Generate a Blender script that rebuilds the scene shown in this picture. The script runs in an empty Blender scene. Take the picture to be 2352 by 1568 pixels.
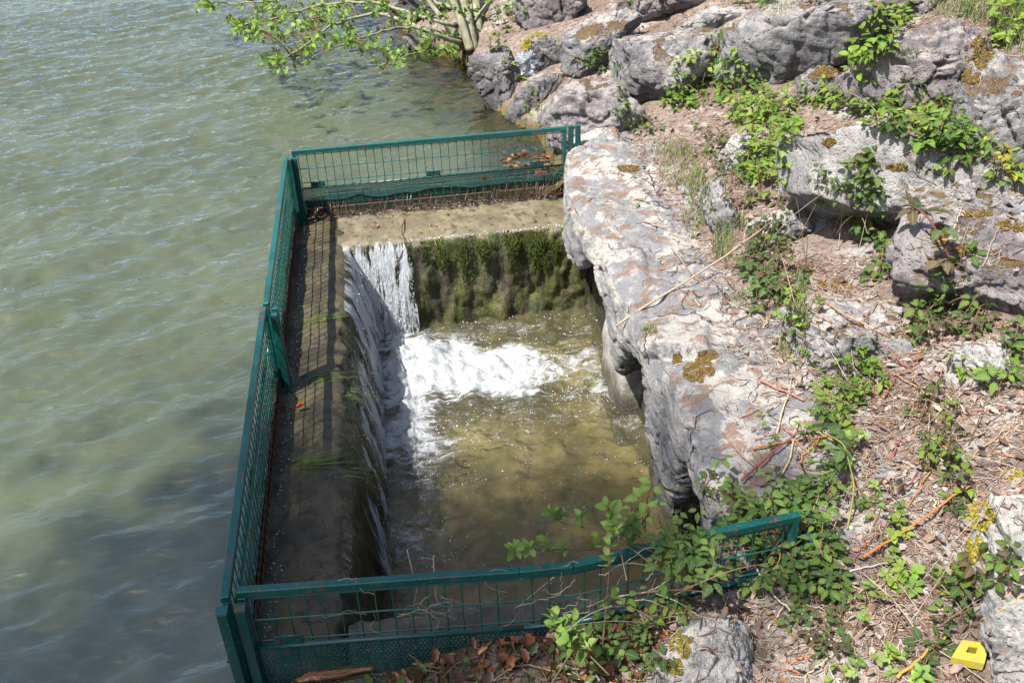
import bpy, math, random
import numpy as np
from mathutils import Matrix, Vector
from mathutils.bvhtree import BVHTree

random.seed(7)
RNG = np.random.default_rng(11)
scene = bpy.context.scene
COL = scene.collection

# ------------------------------------------------------------------ camera, light, exposure
F_PX, PITCH, ROLL, YAW = 2200.879, 0.5555, -0.0419, 0.1234     # measured on a 2352 x 1568 view of the picture
CAM = np.array([0.563, -1.9968, 1.9925])
_cp, _sp = math.cos(PITCH), math.sin(PITCH)
FW = np.array([math.sin(YAW) * _cp, math.cos(YAW) * _cp, -_sp])
_r = np.array([math.cos(YAW), -math.sin(YAW), 0.0])
_u = np.cross(_r, FW)
RT = math.cos(ROLL) * _r + math.sin(ROLL) * _u
UP = -math.sin(ROLL) * _r + math.cos(ROLL) * _u

cam_d = bpy.data.cameras.new('camera')
cam_d.sensor_width = 36.0
cam_d.lens = F_PX / 2352 * 36.0
cam_d.clip_end = 500
cam_d.clip_start = 0.05
cam = bpy.data.objects.new('camera', cam_d)
COL.objects.link(cam)
m3 = Matrix(((RT[0], UP[0], -FW[0]), (RT[1], UP[1], -FW[1]), (RT[2], UP[2], -FW[2])))
cam.matrix_world = Matrix.Translation(Vector(CAM)) @ m3.to_4x4()
scene.camera = cam

SUN_FROM = np.array([-.22, -.15, .44]); SUN_FROM /= np.linalg.norm(SUN_FROM)
SUN_EL = math.asin(SUN_FROM[2])
SUN_AZ = math.atan2(SUN_FROM[0], SUN_FROM[1])
world = bpy.data.worlds.new('World'); scene.world = world
world.use_nodes = True
wt = world.node_tree; wt.nodes.clear()
sky = wt.nodes.new('ShaderNodeTexSky'); sky.sky_type = 'NISHITA'; sky.sun_disc = False
sky.sun_elevation = SUN_EL; sky.sun_rotation = SUN_AZ
sky.air_density = 1.0; sky.dust_density = 2.2; sky.ozone_density = 1.0
bg = wt.nodes.new('ShaderNodeBackground'); bg.inputs['Strength'].default_value = 0.10
wo = wt.nodes.new('ShaderNodeOutputWorld')
wt.links.new(sky.outputs[0], bg.inputs[0]); wt.links.new(bg.outputs[0], wo.inputs[0])
sd = bpy.data.lights.new('sun', 'SUN'); sd.energy = 5.0; sd.angle = math.radians(0.5); sd.color = (1.0, 0.97, 0.93)
sun = bpy.data.objects.new('sun', sd); COL.objects.link(sun)
sun.rotation_euler = Vector(-SUN_FROM).to_track_quat('-Z', 'Y').to_euler()
sun.location = (-4, -3, 8)
vs = scene.view_settings
vs.view_transform = 'Standard'; vs.look = 'None'; vs.gamma = 1; vs.exposure = 1.16
try:
    vs.use_curve_mapping = False
except Exception:
    pass
cy = scene.cycles
cy.use_denoising = True
cy.max_bounces = 8; cy.transparent_max_bounces = 24; cy.diffuse_bounces = 3; cy.glossy_bounces = 3; cy.transmission_bounces = 4
cy.caustics_reflective = False; cy.caustics_refractive = False

# ------------------------------------------------------------------ small maths
LAKE_Z, SILL_Z, POOL_Z = -0.36, -0.44, -1.0

def ray(u, v):
    return FW + RT * ((u - 1176) / F_PX) - UP * ((v - 784) / F_PX)
def un(u, v, z):
    d = ray(u, v); return CAM + d * ((z - CAM[2]) / d[2])
def und(u, v, depth):
    return CAM + ray(u, v) * depth
def sstep(a, b, x):
    t = np.clip((np.asarray(x, float) - a) / (b - a), 0, 1); return t * t * (3 - 2 * t)

_perm = np.concatenate([np.random.default_rng(5).permutation(256)] * 3)
_grad = np.random.default_rng(6).normal(size=(256, 3)); _grad /= np.linalg.norm(_grad, axis=1)[:, None]
def pn(P):
    P = np.asarray(P, float)
    i = np.floor(P).astype(int); f = P - i; i &= 255
    w = f * f * f * (f * (f * 6 - 15) + 10)
    out = np.zeros(len(P))
    for dx in (0, 1):
        wx = w[:, 0] if dx else 1 - w[:, 0]
        for dy in (0, 1):
            wy = w[:, 1] if dy else 1 - w[:, 1]
            for dz in (0, 1):
                wz = w[:, 2] if dz else 1 - w[:, 2]
                h = _perm[_perm[_perm[i[:, 0] + dx] + i[:, 1] + dy] + i[:, 2] + dz]
                g = _grad[h]
                out += wx * wy * wz * ((f - (dx, dy, dz)) * g).sum(1)
    return out * 1.5
def fbm(P, octv=4, gain=.5, lac=2.03):
    s = 0; a = 1.0; P = np.asarray(P, float)
    for k in range(octv):
        s = s + a * pn(P + k * 17.3); P = P * lac; a *= gain
    return s
def ridged(P, octv=4, gain=.5):
    s = 0; a = 1.0; P = np.asarray(P, float)
    for k in range(octv):
        s = s + a * (1 - 2 * np.abs(pn(P + k * 9.1))); P = P * 2.1; a *= gain
    return s

def fracture(P, N, n, amp, tilt, crack, cw, seed, scale=(1, 1, 1)):
    """break a surface into flat tilted plates: offset along the normal for every point."""
    rg = np.random.default_rng(seed); sc = np.asarray(scale, float)
    S = P[rg.integers(0, len(P), n)]
    W = fbm(P * 5 + seed, 3)[:, None] * .02 * np.array([1, .7, -.8])
    D = np.linalg.norm(((P + W)[:, None] - S[None]) * sc, axis=2)
    o = np.argpartition(D, 1, axis=1)[:, :2]; d2_ = np.take_along_axis(D, o, 1)
    f1 = np.minimum(d2_[:, 0], d2_[:, 1]); f2 = np.maximum(d2_[:, 0], d2_[:, 1]); idx = np.where(d2_[:, 0] <= d2_[:, 1], o[:, 0], o[:, 1])
    g = rg.normal(size=(n, 3)) * tilt; h = rg.uniform(-1, 1, n) * amp
    off = h[idx] + ((P - S[idx]) * g[idx]).sum(1)
    w = sstep(0, cw * 2.2, f2 - f1)
    return off * w - crack * sstep(cw, 0, f2 - f1) * (fbm(P * 3 + 5, 2) > -.15)

# ------------------------------------------------------------------ mesh builder
class MB:
    def __init__(s):
        s.v, s.f, s.t, s.uv, s.n = [], [], [], [], 0
    def add(s, V, faces, tint=None, uv=None):
        V = np.asarray(V, float)
        for f in faces:
            f = np.asarray(f, int)
            if len(f): s.f.append(f + s.n)
        s.v.append(V); s.n += len(V)
        T = np.zeros((len(V), 4)); T[:, 3] = 1
        if tint is not None:
            tint = np.asarray(tint, float)
            T[:, :3] = tint
        s.t.append(T)
        s.uv.append(np.zeros((len(V), 3)) if uv is None else np.asarray(uv, float))
        return s
    def box(s, c, size, ax=None, tint=None):
        c = np.asarray(c, float); h = np.asarray(size, float) / 2
        A = np.eye(3) if ax is None else np.asarray(ax, float)
        b = min(0.0025, h.min() * .35)
        # box with small chamfers: three shells of a rounded box
        V = []; idx = {}
        sg = (-1, 1)
        for ix in sg:
            for iy in sg:
                for iz in sg:
                    for k in range(3):
                        p = np.array([ix, iy, iz]) * h
                        q = np.array([ix, iy, iz]) * (h - b); q[k] = p[k]
                        idx[(ix, iy, iz, k)] = len(V); V.append(q)
        quads, tris = [], []
        for k in range(3):
            a, bb = [(1, 2), (2, 0), (0, 1)][k]
            for sk in sg:
                def key(sa, sb):
                    z = [0, 0, 0]; z[k] = sk; z[a] = sa; z[bb] = sb
                    return idx[(z[0], z[1], z[2], k)]
                q = [key(-1, -1), key(1, -1), key(1, 1), key(-1, 1)]
                quads.append(q if sk > 0 else q[::-1])
        for k in range(3):          # edges along axis k
            a, bb = [(1, 2), (2, 0), (0, 1)][k]
            for sa in sg:
                for sb in sg:
                    def kk(sk, m):
                        z = [0, 0, 0]; z[k] = sk; z[a] = sa; z[bb] = sb
                        return idx[(z[0], z[1], z[2], m)]
                    q = [kk(-1, a), kk(1, a), kk(1, bb), kk(-1, bb)]
                    quads.append(q if sa * sb < 0 else q[::-1])
        for ix in sg:
            for iy in sg:
                for iz in sg:
                    t = [idx[(ix, iy, iz, 0)], idx[(ix, iy, iz, 1)], idx[(ix, iy, iz, 2)]]
                    tris.append(t if ix * iy * iz > 0 else t[::-1])
        s.add(np.array(V) @ A + c, [quads, tris], tint)
        return s
    def bar(s, p, q, w, h, up=(0, 0, 1), tint=None):
        p = np.asarray(p, float); q = np.asarray(q, float)
        d = q - p; L = np.linalg.norm(d); d /= L
        up = np.asarray(up, float); side = np.cross(up, d); side /= np.linalg.norm(side); u2 = np.cross(d, side)
        return s.box((p + q) / 2, (L, w, h), np.array([d, side, u2]), tint)
    def tube(s, pts, rad, sides=6, tint=None, caps=True):
        P = np.asarray(pts, float); n = len(P)
        R = np.full(n, rad) if np.isscalar(rad) else np.asarray(rad, float)
        T = np.gradient(P, axis=0); T /= np.linalg.norm(T, axis=1)[:, None] + 1e-12
        ref = np.array([0.31, 0.22, 0.93]);
        if abs(T[0] @ ref) > .95: ref = np.array([1.0, 0, 0])
        S = np.cross(T, ref); S /= np.linalg.norm(S, axis=1)[:, None] + 1e-12
        U = np.cross(S, T)
        a = np.arange(sides) / sides * 2 * np.pi
        V = P[:, None] + R[:, None, None] * (np.cos(a)[None, :, None] * S[:, None] + np.sin(a)[None, :, None] * U[:, None])
        V = V.reshape(-1, 3)
        i = np.arange(n - 1)[:, None] * sides; j = np.arange(sides)[None]; j2 = (j + 1) % sides
        Q = np.stack([i + j, i + j2, i + sides + j2, i + sides + j], -1).reshape(-1, 4)
        Fs = [Q]
        if caps:
            Fs += [np.arange(sides)[::-1][None], ((n - 1) * sides + np.arange(sides))[None]]
        uv = np.zeros((len(V), 3)); uv[:, 0] = np.repeat(np.linspace(0, 1, n), sides)
        s.add(V, Fs, tint, uv); return s
    def grid(s, V, ny, nx, mask=None, tint=None, uv=None, flip=False):
        i = np.arange(ny - 1)[:, None] * nx + np.arange(nx - 1)[None]
        Q = np.stack([i, i + 1, i + nx + 1, i + nx], -1).reshape(-1, 4)
        if flip: Q = Q[:, ::-1]
        if mask is not None: Q = Q[mask.reshape(-1)]
        s.add(V, [Q], tint, uv); return s
    def build(s, name, mat, parent=None, smooth=True, origin=None, extra=None):
        V = np.concatenate(s.v)
        me = bpy.data.meshes.new(name)
        o0 = np.zeros(3) if origin is None else np.asarray(origin, float)
        V2 = V - o0
        me.vertices.add(len(V2)); me.vertices.foreach_set('co', V2.astype(np.float32).ravel())
        tot = [np.full(len(f), f.shape[1]) for f in s.f]
        tot = np.concatenate(tot); lv = np.concatenate([f.ravel() for f in s.f])
        ls = np.concatenate([[0], np.cumsum(tot)[:-1]])
        me.loops.add(len(lv)); me.loops.foreach_set('vertex_index', lv.astype(np.int32))
        me.polygons.add(len(tot)); me.polygons.foreach_set('loop_start', ls.astype(np.int32))
        try: me.polygons.foreach_set('loop_total', tot.astype(np.int32))
        except Exception: pass
        a = me.attributes.new('tint', 'FLOAT_COLOR', 'POINT'); a.data.foreach_set('color', np.concatenate(s.t).astype(np.float32).ravel())
        a = me.attributes.new('luv', 'FLOAT_VECTOR', 'POINT'); a.data.foreach_set('vector', np.concatenate(s.uv).astype(np.float32).ravel())
        if extra:
            for k, arr in extra.items():
                a = me.attributes.new(k, 'FLOAT', 'POINT'); a.data.foreach_set('value', np.asarray(arr, np.float32))
        me.update(calc_edges=True); me.validate()
        if smooth: me.shade_smooth()
        else: me.shade_flat()
        me.materials.append(mat)
        o = bpy.data.objects.new(name, me); COL.objects.link(o)
        if parent is not None:
            o.parent = parent; o.location = o0 - np.array(parent.location)
        else:
            o.location = o0
        return o

def tag(o, label=None, cat=None, group=None, kind=None):
    if label: o['label'] = label
    if cat: o['category'] = cat
    if group: o['group'] = group
    if kind: o['kind'] = kind
    return o
def thing(name, label, cat, loc=(0, 0, 0), group=None):
    o = bpy.data.objects.new(name, None); COL.objects.link(o)
    o.location = loc; o.empty_display_size = .1
    return tag(o, label, cat, group)

# ------------------------------------------------------------------ materials
class G:
    def __init__(s, name):
        s.m = bpy.data.materials.new(name); s.m.use_nodes = True
        s.t = s.m.node_tree; s.t.nodes.clear()
        s.out = s.t.nodes.new('ShaderNodeOutputMaterial')
    def put(s, sock, val):
        if isinstance(val, bpy.types.NodeSocket): s.t.links.new(val, sock)
        elif isinstance(val, bpy.types.Node): s.t.links.new(val.outputs[0], sock)
        else:
            if isinstance(val, (tuple, list)) and len(val) == 3 and sock.type == 'RGBA': val = (*val, 1)
            sock.default_value = val
    def n(s, typ, props=None, **inp):
        nd = s.t.nodes.new('ShaderNode' + typ)
        for k, v in (props or {}).items(): setattr(nd, k, v)
        for k, v in inp.items():
            k2 = k.replace('_', ' ')
            if k[0] == 'i' and k[1:].isdigit(): sock = nd.inputs[int(k[1:])]
            else: sock = nd.inputs[k2]
            s.put(sock, v)
        return nd
    def math(s, op, a, b=0.0, c=0.0, clamp=False):
        nd = s.t.nodes.new('ShaderNodeMath'); nd.operation = op; nd.use_clamp = clamp
        s.put(nd.inputs[0], a); s.put(nd.inputs[1], b); s.put(nd.inputs[2], c)
        return nd.outputs[0]
    def mix(s, f, a, b, mode='MIX'):
        nd = s.t.nodes.new('ShaderNodeMix'); nd.data_type = 'RGBA'; nd.blend_type = mode
        s.put(nd.inputs[0], f); s.put(nd.inputs[6], a); s.put(nd.inputs[7], b)
        return nd.outputs[2]
    def ramp(s, f, lo, hi, a=0.0, b=1.0):
        nd = s.t.nodes.new('ShaderNodeMapRange'); nd.interpolation_type = 'SMOOTHSTEP'
        s.put(nd.inputs[0], f); nd.inputs[1].default_value = lo; nd.inputs[2].default_value = hi
        nd.inputs[3].default_value = a; nd.inputs[4].default_value = b
        return nd.outputs[0]
    def noise(s, vec, scale, detail=5, rough=.55, dist=0.0):
        nd = s.n('TexNoise', Vector=vec, Scale=scale, Detail=detail, Roughness=rough, Distortion=dist)
        return nd.outputs[0]
    def voro(s, vec, scale, feature='F1', rnd=1.0):
        nd = s.n('TexVoronoi', {'feature': feature}, Vector=vec, Scale=scale, Randomness=rnd)
        return nd.outputs[0]
    def mapping(s, vec, scale=(1, 1, 1), rot=(0, 0, 0), loc=(0, 0, 0)):
        nd = s.n('Mapping', Vector=vec); nd.inputs['Scale'].default_value = scale
        nd.inputs['Rotation'].default_value = rot; nd.inputs['Location'].default_value = loc
        return nd.outputs[0]
    def pos(s): return s.n('NewGeometry').outputs['Position']
    def nz(s):
        g = s.n('NewGeometry'); return s.n('SeparateXYZ', i0=g.outputs['Normal']).outputs[2]
    def sep(s, v): return s.n('SeparateXYZ', i0=v).outputs
    def attr(s, name, out=0):
        nd = s.n('Attribute'); nd.attribute_name = name; return nd.outputs[out]
    def bump(s, h, strength=.5, dist=.01, normal=None):
        nd = s.n('Bump', Height=h, Strength=strength, Distance=dist)
        if normal is not None: s.put(nd.inputs['Normal'], normal)
        return nd.outputs[0]
    def bsdf(s, **k): return s.n('BsdfPrincipled', **k).outputs[0]
    def done(s, shader, disp=None):
        s.t.links.new(shader, s.out.inputs[0]); return s.m
SPEC = 'Specular_IOR_Level'

def stone_mat(name, light, grey, dark, dust, brown_amt=.5, light_amt=.5, moss=(.105, .062, .018), moss_amt=.5, wet=True, seed=0.0):
    g = G(name)
    p = g.mapping(g.pos(), loc=(seed, seed * 1.7, seed * .6))
    n1 = g.noise(p, 2.6, 7, .62, .4)
    n2 = g.noise(p, 11, 6, .65)
    n3 = g.noise(p, 45, 4, .6)
    nz = g.nz()
    c = g.mix(g.ramp(g.math('ADD', n1, g.math('MULTIPLY', n2, .35)), .56 + .12 * (1 - light_amt), .78), grey, light)
    # dark lichen blotches and specks
    c = g.mix(g.math('MULTIPLY', g.ramp(n2, .52, .66), .75), c, dark)
    sp = g.ramp(g.voro(g.mapping(p, scale=(1, 1, 1.0)), 38), .10, .26, 1, 0)
    sp = g.math('MULTIPLY', sp, g.ramp(g.noise(p, 6.5, 3), .5, .62))
    c = g.mix(g.math('MULTIPLY', sp, .65), c, dark)
    # pale dusty crust on upward faces
    crust = g.math('MULTIPLY', g.ramp(nz, .45, .88), g.ramp(g.noise(p, 7.5, 8, .7), .44, .56))
    c = g.mix(g.math('MULTIPLY', crust, .9), c, dust)
    c = g.mix(g.math('MULTIPLY', g.ramp(n3, .5, .72), .35), c, light)
    # brown crumbs and moss on flats
    br = g.math('MULTIPLY', g.ramp(nz, .35, .8), g.ramp(g.noise(g.mapping(p, loc=(3, 1, 2)), 5.5, 9, .72), .66 - .14 * brown_amt, .72 - .1 * brown_amt))
    c = g.mix(g.math('MULTIPLY', br, .8), c, (.20, .115, .07))
    ms = g.math('MULTIPLY', g.ramp(nz, .25, .7), g.ramp(g.noise(g.mapping(p, loc=(9, 4, 7)), 3.6, 9, .68), .70 - .15 * moss_amt, .73 - .15 * moss_amt))
    c = g.mix(g.math('MULTIPLY', ms, .88), c, g.mix(n3, moss, tuple(x * 1.9 for x in moss)))
    gr = g.noise(p, 75, 5, .75)
    c = g.mix(g.math('MULTIPLY', g.ramp(gr, .48, .36), .55), c, g.mix(.75, c, (.03, .03, .032)))
    c = g.mix(g.math('MULTIPLY', g.ramp(g.noise(p, 34, 6, .7), .47, .34), .55), c, g.mix(.7, c, (.04, .038, .04)))
    rough = .88
    if wet:
        z = g.sep(g.pos())[2]
        w = g.ramp(g.math('ADD', z, g.math('MULTIPLY', n1, .12)), LAKE_Z + .04, LAKE_Z + .17, 1, 0)
        c = g.mix(w, c, g.mix(.7, c, (.02, .021, .018)))
        rough = g.math('SUBTRACT', .9, g.math('MULTIPLY', w, .55))
    h = g.math('ADD', g.math('MULTIPLY', g.noise(p, 26, 10, .74), 1.0), g.math('MULTIPLY', g.ramp(g.voro(p, 60), .0, .35), .28))
    h = g.math('ADD', h, g.math('MULTIPLY', ms, g.math('MULTIPLY', g.noise(p, 160, 2), .7)))
    b = g.bump(h, 1.0, .030)
    return g.done(g.bsdf(Base_Color=c, Roughness=rough, Normal=b, **{SPEC: .25}))

M = {}
M['rock_grey'] = stone_mat('grey limestone', (.31, .295, .285), (.17, .165, .165), (.065, .063, .065), (.38, .35, .31), .85, .45, moss_amt=1.0, seed=1)
M['rock_dark'] = stone_mat('dark limestone', (.19, .18, .175), (.085, .08, .08), (.032, .03, .03), (.26, .24, .21), .4, .3, seed=5)
M['rock_pale'] = stone_mat('pale crusted limestone', (.40, .38, .355), (.245, .237, .233), (.09, .088, .09), (.46, .425, .375), .8, .8, moss_amt=.9, seed=9)
M['rock_purple'] = stone_mat('reddish grey limestone', (.28, .255, .25), (.165, .143, .145), (.065, .055, .057), (.36, .325, .295), .85, .4, moss_amt=1.0, seed=14)

def ledge_mat():
    g = G('weathered ledge stone')
    P = g.pos(); nz = g.nz()
    p = P
    n1 = g.noise(p, 3.2, 7, .6, .3); n2 = g.noise(p, 13, 7, .66); n3 = g.noise(p, 60, 4, .6)
    # top: cream crumbly crust with grey slabs and brown litter
    slab = g.ramp(g.noise(g.mapping(p, loc=(2, 5, 0)), 5.0, 9, .68, .1), .45, .53)
    cellv = g.n('TexVoronoi', Vector=g.n('VectorMath', i0=g.mapping(p, scale=(1, .8, 1)), i1=g.n('VectorMath', {'operation': 'SCALE'}, i0=g.n('TexNoise', Vector=p, Scale=9.0, Detail=6.0, Roughness=.65).outputs[1], Scale=.16).outputs[0]).outputs[0], Scale=5.2)
    cr_ = g.n('SeparateColor', i0=cellv.outputs['Color']).outputs[0]
    slab = g.math('MULTIPLY', g.ramp(cr_, .42, .50), g.ramp(g.noise(p, 14, 7, .7), .36, .46))
    top = g.mix(slab, (.37, .345, .31), (.20, .197, .198))
    top = g.mix(g.math('MULTIPLY', g.ramp(n2, .5, .62), .55), top, (.41, .385, .345))
    top = g.mix(g.math('MULTIPLY', g.ramp(g.noise(g.mapping(p, loc=(7, 1, 3)), 8, 9, .75), .51, .57), .85), top, (.20, .125, .085))
    # face: pale with grey streaks running along the ledge
    st = g.noise(g.mapping(p, scale=(9, 1.6, 5), rot=(.5, 0, 0)), 1.6, 7, .65, .5)
    st2 = g.noise(g.mapping(p, scale=(14, 3.2, 9), rot=(.6, 0, 0)), 3.2, 6, .7, .3)
    fc = g.mix(g.ramp(st, .42, .6), (.37, .355, .33), (.235, .233, .236))
    fc = g.mix(g.math('MULTIPLY', g.ramp(st2, .54, .66), .8), fc, (.15, .147, .15))
    fc = g.mix(g.math('MULTIPLY', g.ramp(g.noise(g.mapping(p, scale=(8, 2.0, 3.5), rot=(.7, 0, 0), loc=(3, 3, 3)), 1.7, 5, .6, .4), .56, .64), .75), fc, (.55, .51, .42))
    c = g.mix(g.ramp(g.math('ADD', nz, g.math('MULTIPLY', g.math('SUBTRACT', n1, .5), .5)), .45, .75), fc, top)
    z = g.sep(P)[2]
    w = g.ramp(g.math('ADD', z, g.math('MULTIPLY', n1, .2)), -.80, -.50, 1, 0)
    c = g.mix(g.math('MULTIPLY', w, .85), c, (.07, .065, .04))
    crk = g.ramp(g.n('TexVoronoi', {'feature': 'DISTANCE_TO_EDGE'}, Vector=g.mapping(g.n('VectorMath', i0=p, i1=g.n('VectorMath', {'operation': 'SCALE'}, i0=g.n('TexNoise', Vector=p, Scale=7.0, Detail=4.0).outputs[1], Scale=.16).outputs[0]).outputs[0], scale=(2.2, 1.2, 2.2)), Scale=2.0).outputs[0], .0, .022, 1, 0)
    crk = g.math('MULTIPLY', crk, g.ramp(g.noise(p, 3.3, 3), .5, .6))
    c = g.mix(g.math('MULTIPLY', crk, .85), c, (.05, .045, .042))
    c = g.mix(g.math('MULTIPLY', g.ramp(g.noise(p, 75, 5, .75), .47, .36), .45), c, g.mix(.7, c, (.04, .04, .04)))
    h = g.math('ADD', g.noise(p, 22, 11, .74), g.math('MULTIPLY', g.math('MULTIPLY', g.ramp(st2, .45, .7), g.ramp(nz, .4, .75, 1, 0)), -.5))
    h = g.math('SUBTRACT', h, g.math('MULTIPLY', crk, .8))
    h = g.math('ADD', h, g.math('MULTIPLY', g.ramp(g.voro(p, 70), 0, .3), .2))
    return g.done(g.bsdf(Base_Color=c, Roughness=g.math('SUBTRACT', .9, g.math('MULTIPLY', w, .4)), Normal=g.bump(h, 1, .028), **{SPEC: .25}))
M['rock_white'] = stone_mat('white crusted limestone', (.48, .46, .425), (.36, .345, .325), (.13, .125, .122), (.50, .47, .42), .5, 1.4, moss_amt=.4, seed=17)
M['ledge'] = ledge_mat()

def soil_mat():
    g = G('dry litter soil')
    p = g.pos()
    n1 = g.noise(p, 4, 8, .65); n2 = g.noise(p, 30, 6, .7); n3 = g.noise(g.mapping(p, scale=(1, 2.2, 1), rot=(0, 0, .6)), 55, 5, .7)
    c = g.mix(g.ramp(n1, .4, .62), (.19, .135, .105), (.29, .23, .19))
    c = g.mix(g.math('MULTIPLY', g.ramp(n2, .5, .62), .8), c, (.075, .05, .038))
    c = g.mix(g.math('MULTIPLY', g.ramp(n3, .54, .66), .8), c, (.40, .335, .285))
    c = g.mix(g.math('MULTIPLY', g.ramp(g.noise(g.mapping(p, loc=(4, 4, 4)), 3.1, 9, .7), .54, .60), .85), c, g.mix(n2, (.22, .215, .21), (.54, .50, .44)))
    z = g.sep(p)[2]
    w = g.ramp(z, LAKE_Z + .03, LAKE_Z + .16, 1, 0)
    x = g.sep(p)
    c = g.mix(w, c, g.mix(g.ramp(n1, .35, .65), (.075, .055, .022), (.16, .125, .055)))
    h = g.math('ADD', n2, g.math('MULTIPLY', n3, .8))
    return g.done(g.bsdf(Base_Color=c, Roughness=.9, Normal=g.bump(h, 1, .02), **{SPEC: .2}))
M['soil'] = soil_mat()

def lake_mat():
    g = G('murky lake water')
    p = g.pos()
    clear = g.attr('clear', 2)
    w1 = g.noise(g.mapping(p, rot=(0, 0, -.4), scale=(1, 2.0, 1)), 16, 3, .5)
    w2 = g.noise(g.mapping(p, rot=(0, 0, -.4), scale=(1, 1.7, 1)), 5.5, 2, .5)
    calm = g.attr('calm', 2)
    h = g.math('ADD', g.math('MULTIPLY', w1, .3), w2)
    b = g.bump(h, g.math('MULTIPLY', calm, .85), .03)
    tone = g.mix(g.ramp(g.noise(p, .7, 3), .35, .65), (.054, .062, .028), (.067, .075, .036))
    body = g.bsdf(Base_Color=tone, Roughness=.6, Normal=b, Subsurface_Weight=1.0, Subsurface_Radius=(1.0, 1.0, .8), Subsurface_Scale=.06, **{SPEC: 0.0})
    [n_ for n_ in g.t.nodes if n_.type == 'BSDF_PRINCIPLED'][0].subsurface_method = 'BURLEY'
    tr = g.n('BsdfTransparent', Color=(.62, .60, .36)).outputs[0]
    lo = g.n('MixShader', Fac=clear, i1=body, i2=tr).outputs[0]
    fr = g.n('Fresnel', IOR=1.9, Normal=b).outputs[0]
    gl = g.n('BsdfGlossy', Color=(1, 1, 1), Roughness=.04, Normal=b).outputs[0]
    return g.done(g.n('MixShader', Fac=fr, i1=lo, i2=gl).outputs[0])
M['lake'] = lake_mat()

def pool_mat():
    g = G('shallow pool water and froth')
    p = g.pos()
    fo = g.attr('foam', 2)
    rip = g.noise(g.mapping(p, rot=(0, 0, .5), scale=(1, 1.6, 1)), 13, 4, .55, .8)
    cells = g.voro(g.mapping(p, loc=(1, 2, 3)), 62)
    lace = g.noise(g.mapping(p, rot=(0, 0, .35), scale=(1, 1.9, 1)), 6.5, 9, .72, 1.6)
    m = g.ramp(g.math('ADD', fo, g.math('MULTIPLY', g.math('SUBTRACT', lace, .5), 2.7)), .46, 1.02)
    edge = g.ramp(cells, .1, .6, 1, .35)
    m = g.math('MULTIPLY', m, g.math('MAXIMUM', edge, g.ramp(fo, .4, .7)), clamp=True)
    b = g.bump(rip, .5, .03)
    fr = g.n('Fresnel', IOR=1.33, Normal=b).outputs[0]
    tr = g.n('BsdfTransparent', Color=(.80, .785, .62)).outputs[0]
    body = g.bsdf(Base_Color=(.15, .135, .075), Roughness=.7, **{SPEC: 0.0})
    lo = g.n('MixShader', Fac=.30, i1=tr, i2=body).outputs[0]
    gl = g.n('BsdfGlossy', Color=(1, 1, 1), Roughness=.05, Normal=b).outputs[0]
    water = g.n('MixShader', Fac=fr, i1=lo, i2=gl).outputs[0]
    fb = g.bump(g.math('ADD', g.math('MULTIPLY', g.ramp(g.voro(p, 120), 0, .5, 1, 0), .6), g.noise(p, 14, 8, .7)), .7, .014)
    foam = g.bsdf(Base_Color=(.34, .352, .357), Roughness=.55, Normal=fb, **{SPEC: .3})
    return g.done(g.n('MixShader', Fac=m, i1=water, i2=foam).outputs[0])
M['pool'] = pool_mat()

def fall_mat():
    g = G('falling water')
    uv = g.attr('luv', 1)
    s = g.sep(uv)
    st = g.noise(g.mapping(uv, scale=(26, 1.5, 1)), 2.0, 6, .62, .35)
    st2 = g.noise(g.mapping(uv, scale=(60, 5.0, 1), loc=(3, 0, 0)), 2.0, 4, .7)
    den = g.attr('foam', 2)
    m = g.ramp(g.math('ADD', g.math('ADD', g.math('MULTIPLY', st, 1.1), g.math('MULTIPLY', st2, .8)), den), 1.20, 1.50)
    b = g.bump(g.math('ADD', st, st2), .9, .03)
    tr = g.n('BsdfTransparent', Color=(.93, .94, .92)).outputs[0]
    fr = g.n('Fresnel', IOR=1.33, Normal=b).outputs[0]
    gl = g.n('BsdfGlossy', Color=(1, 1, 1), Roughness=.08, Normal=b).outputs[0]
    w = g.n('MixShader', Fac=g.math('MULTIPLY', fr, .4), i1=tr, i2=gl).outputs[0]
    d = g.bsdf(Base_Color=(.56, .585, .60), Roughness=.25, Normal=b, **{SPEC: .5})
    return g.done(g.n('MixShader', Fac=g.math('MULTIPLY', m, .85), i1=w, i2=d).outputs[0])
M['fall'] = fall_mat()

def drop_mat():
    g = G('white water drops')
    return g.done(g.bsdf(Base_Color=(.60, .62, .63), Roughness=.12, **{SPEC: .6}))
M['drop'] = drop_mat()

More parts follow.
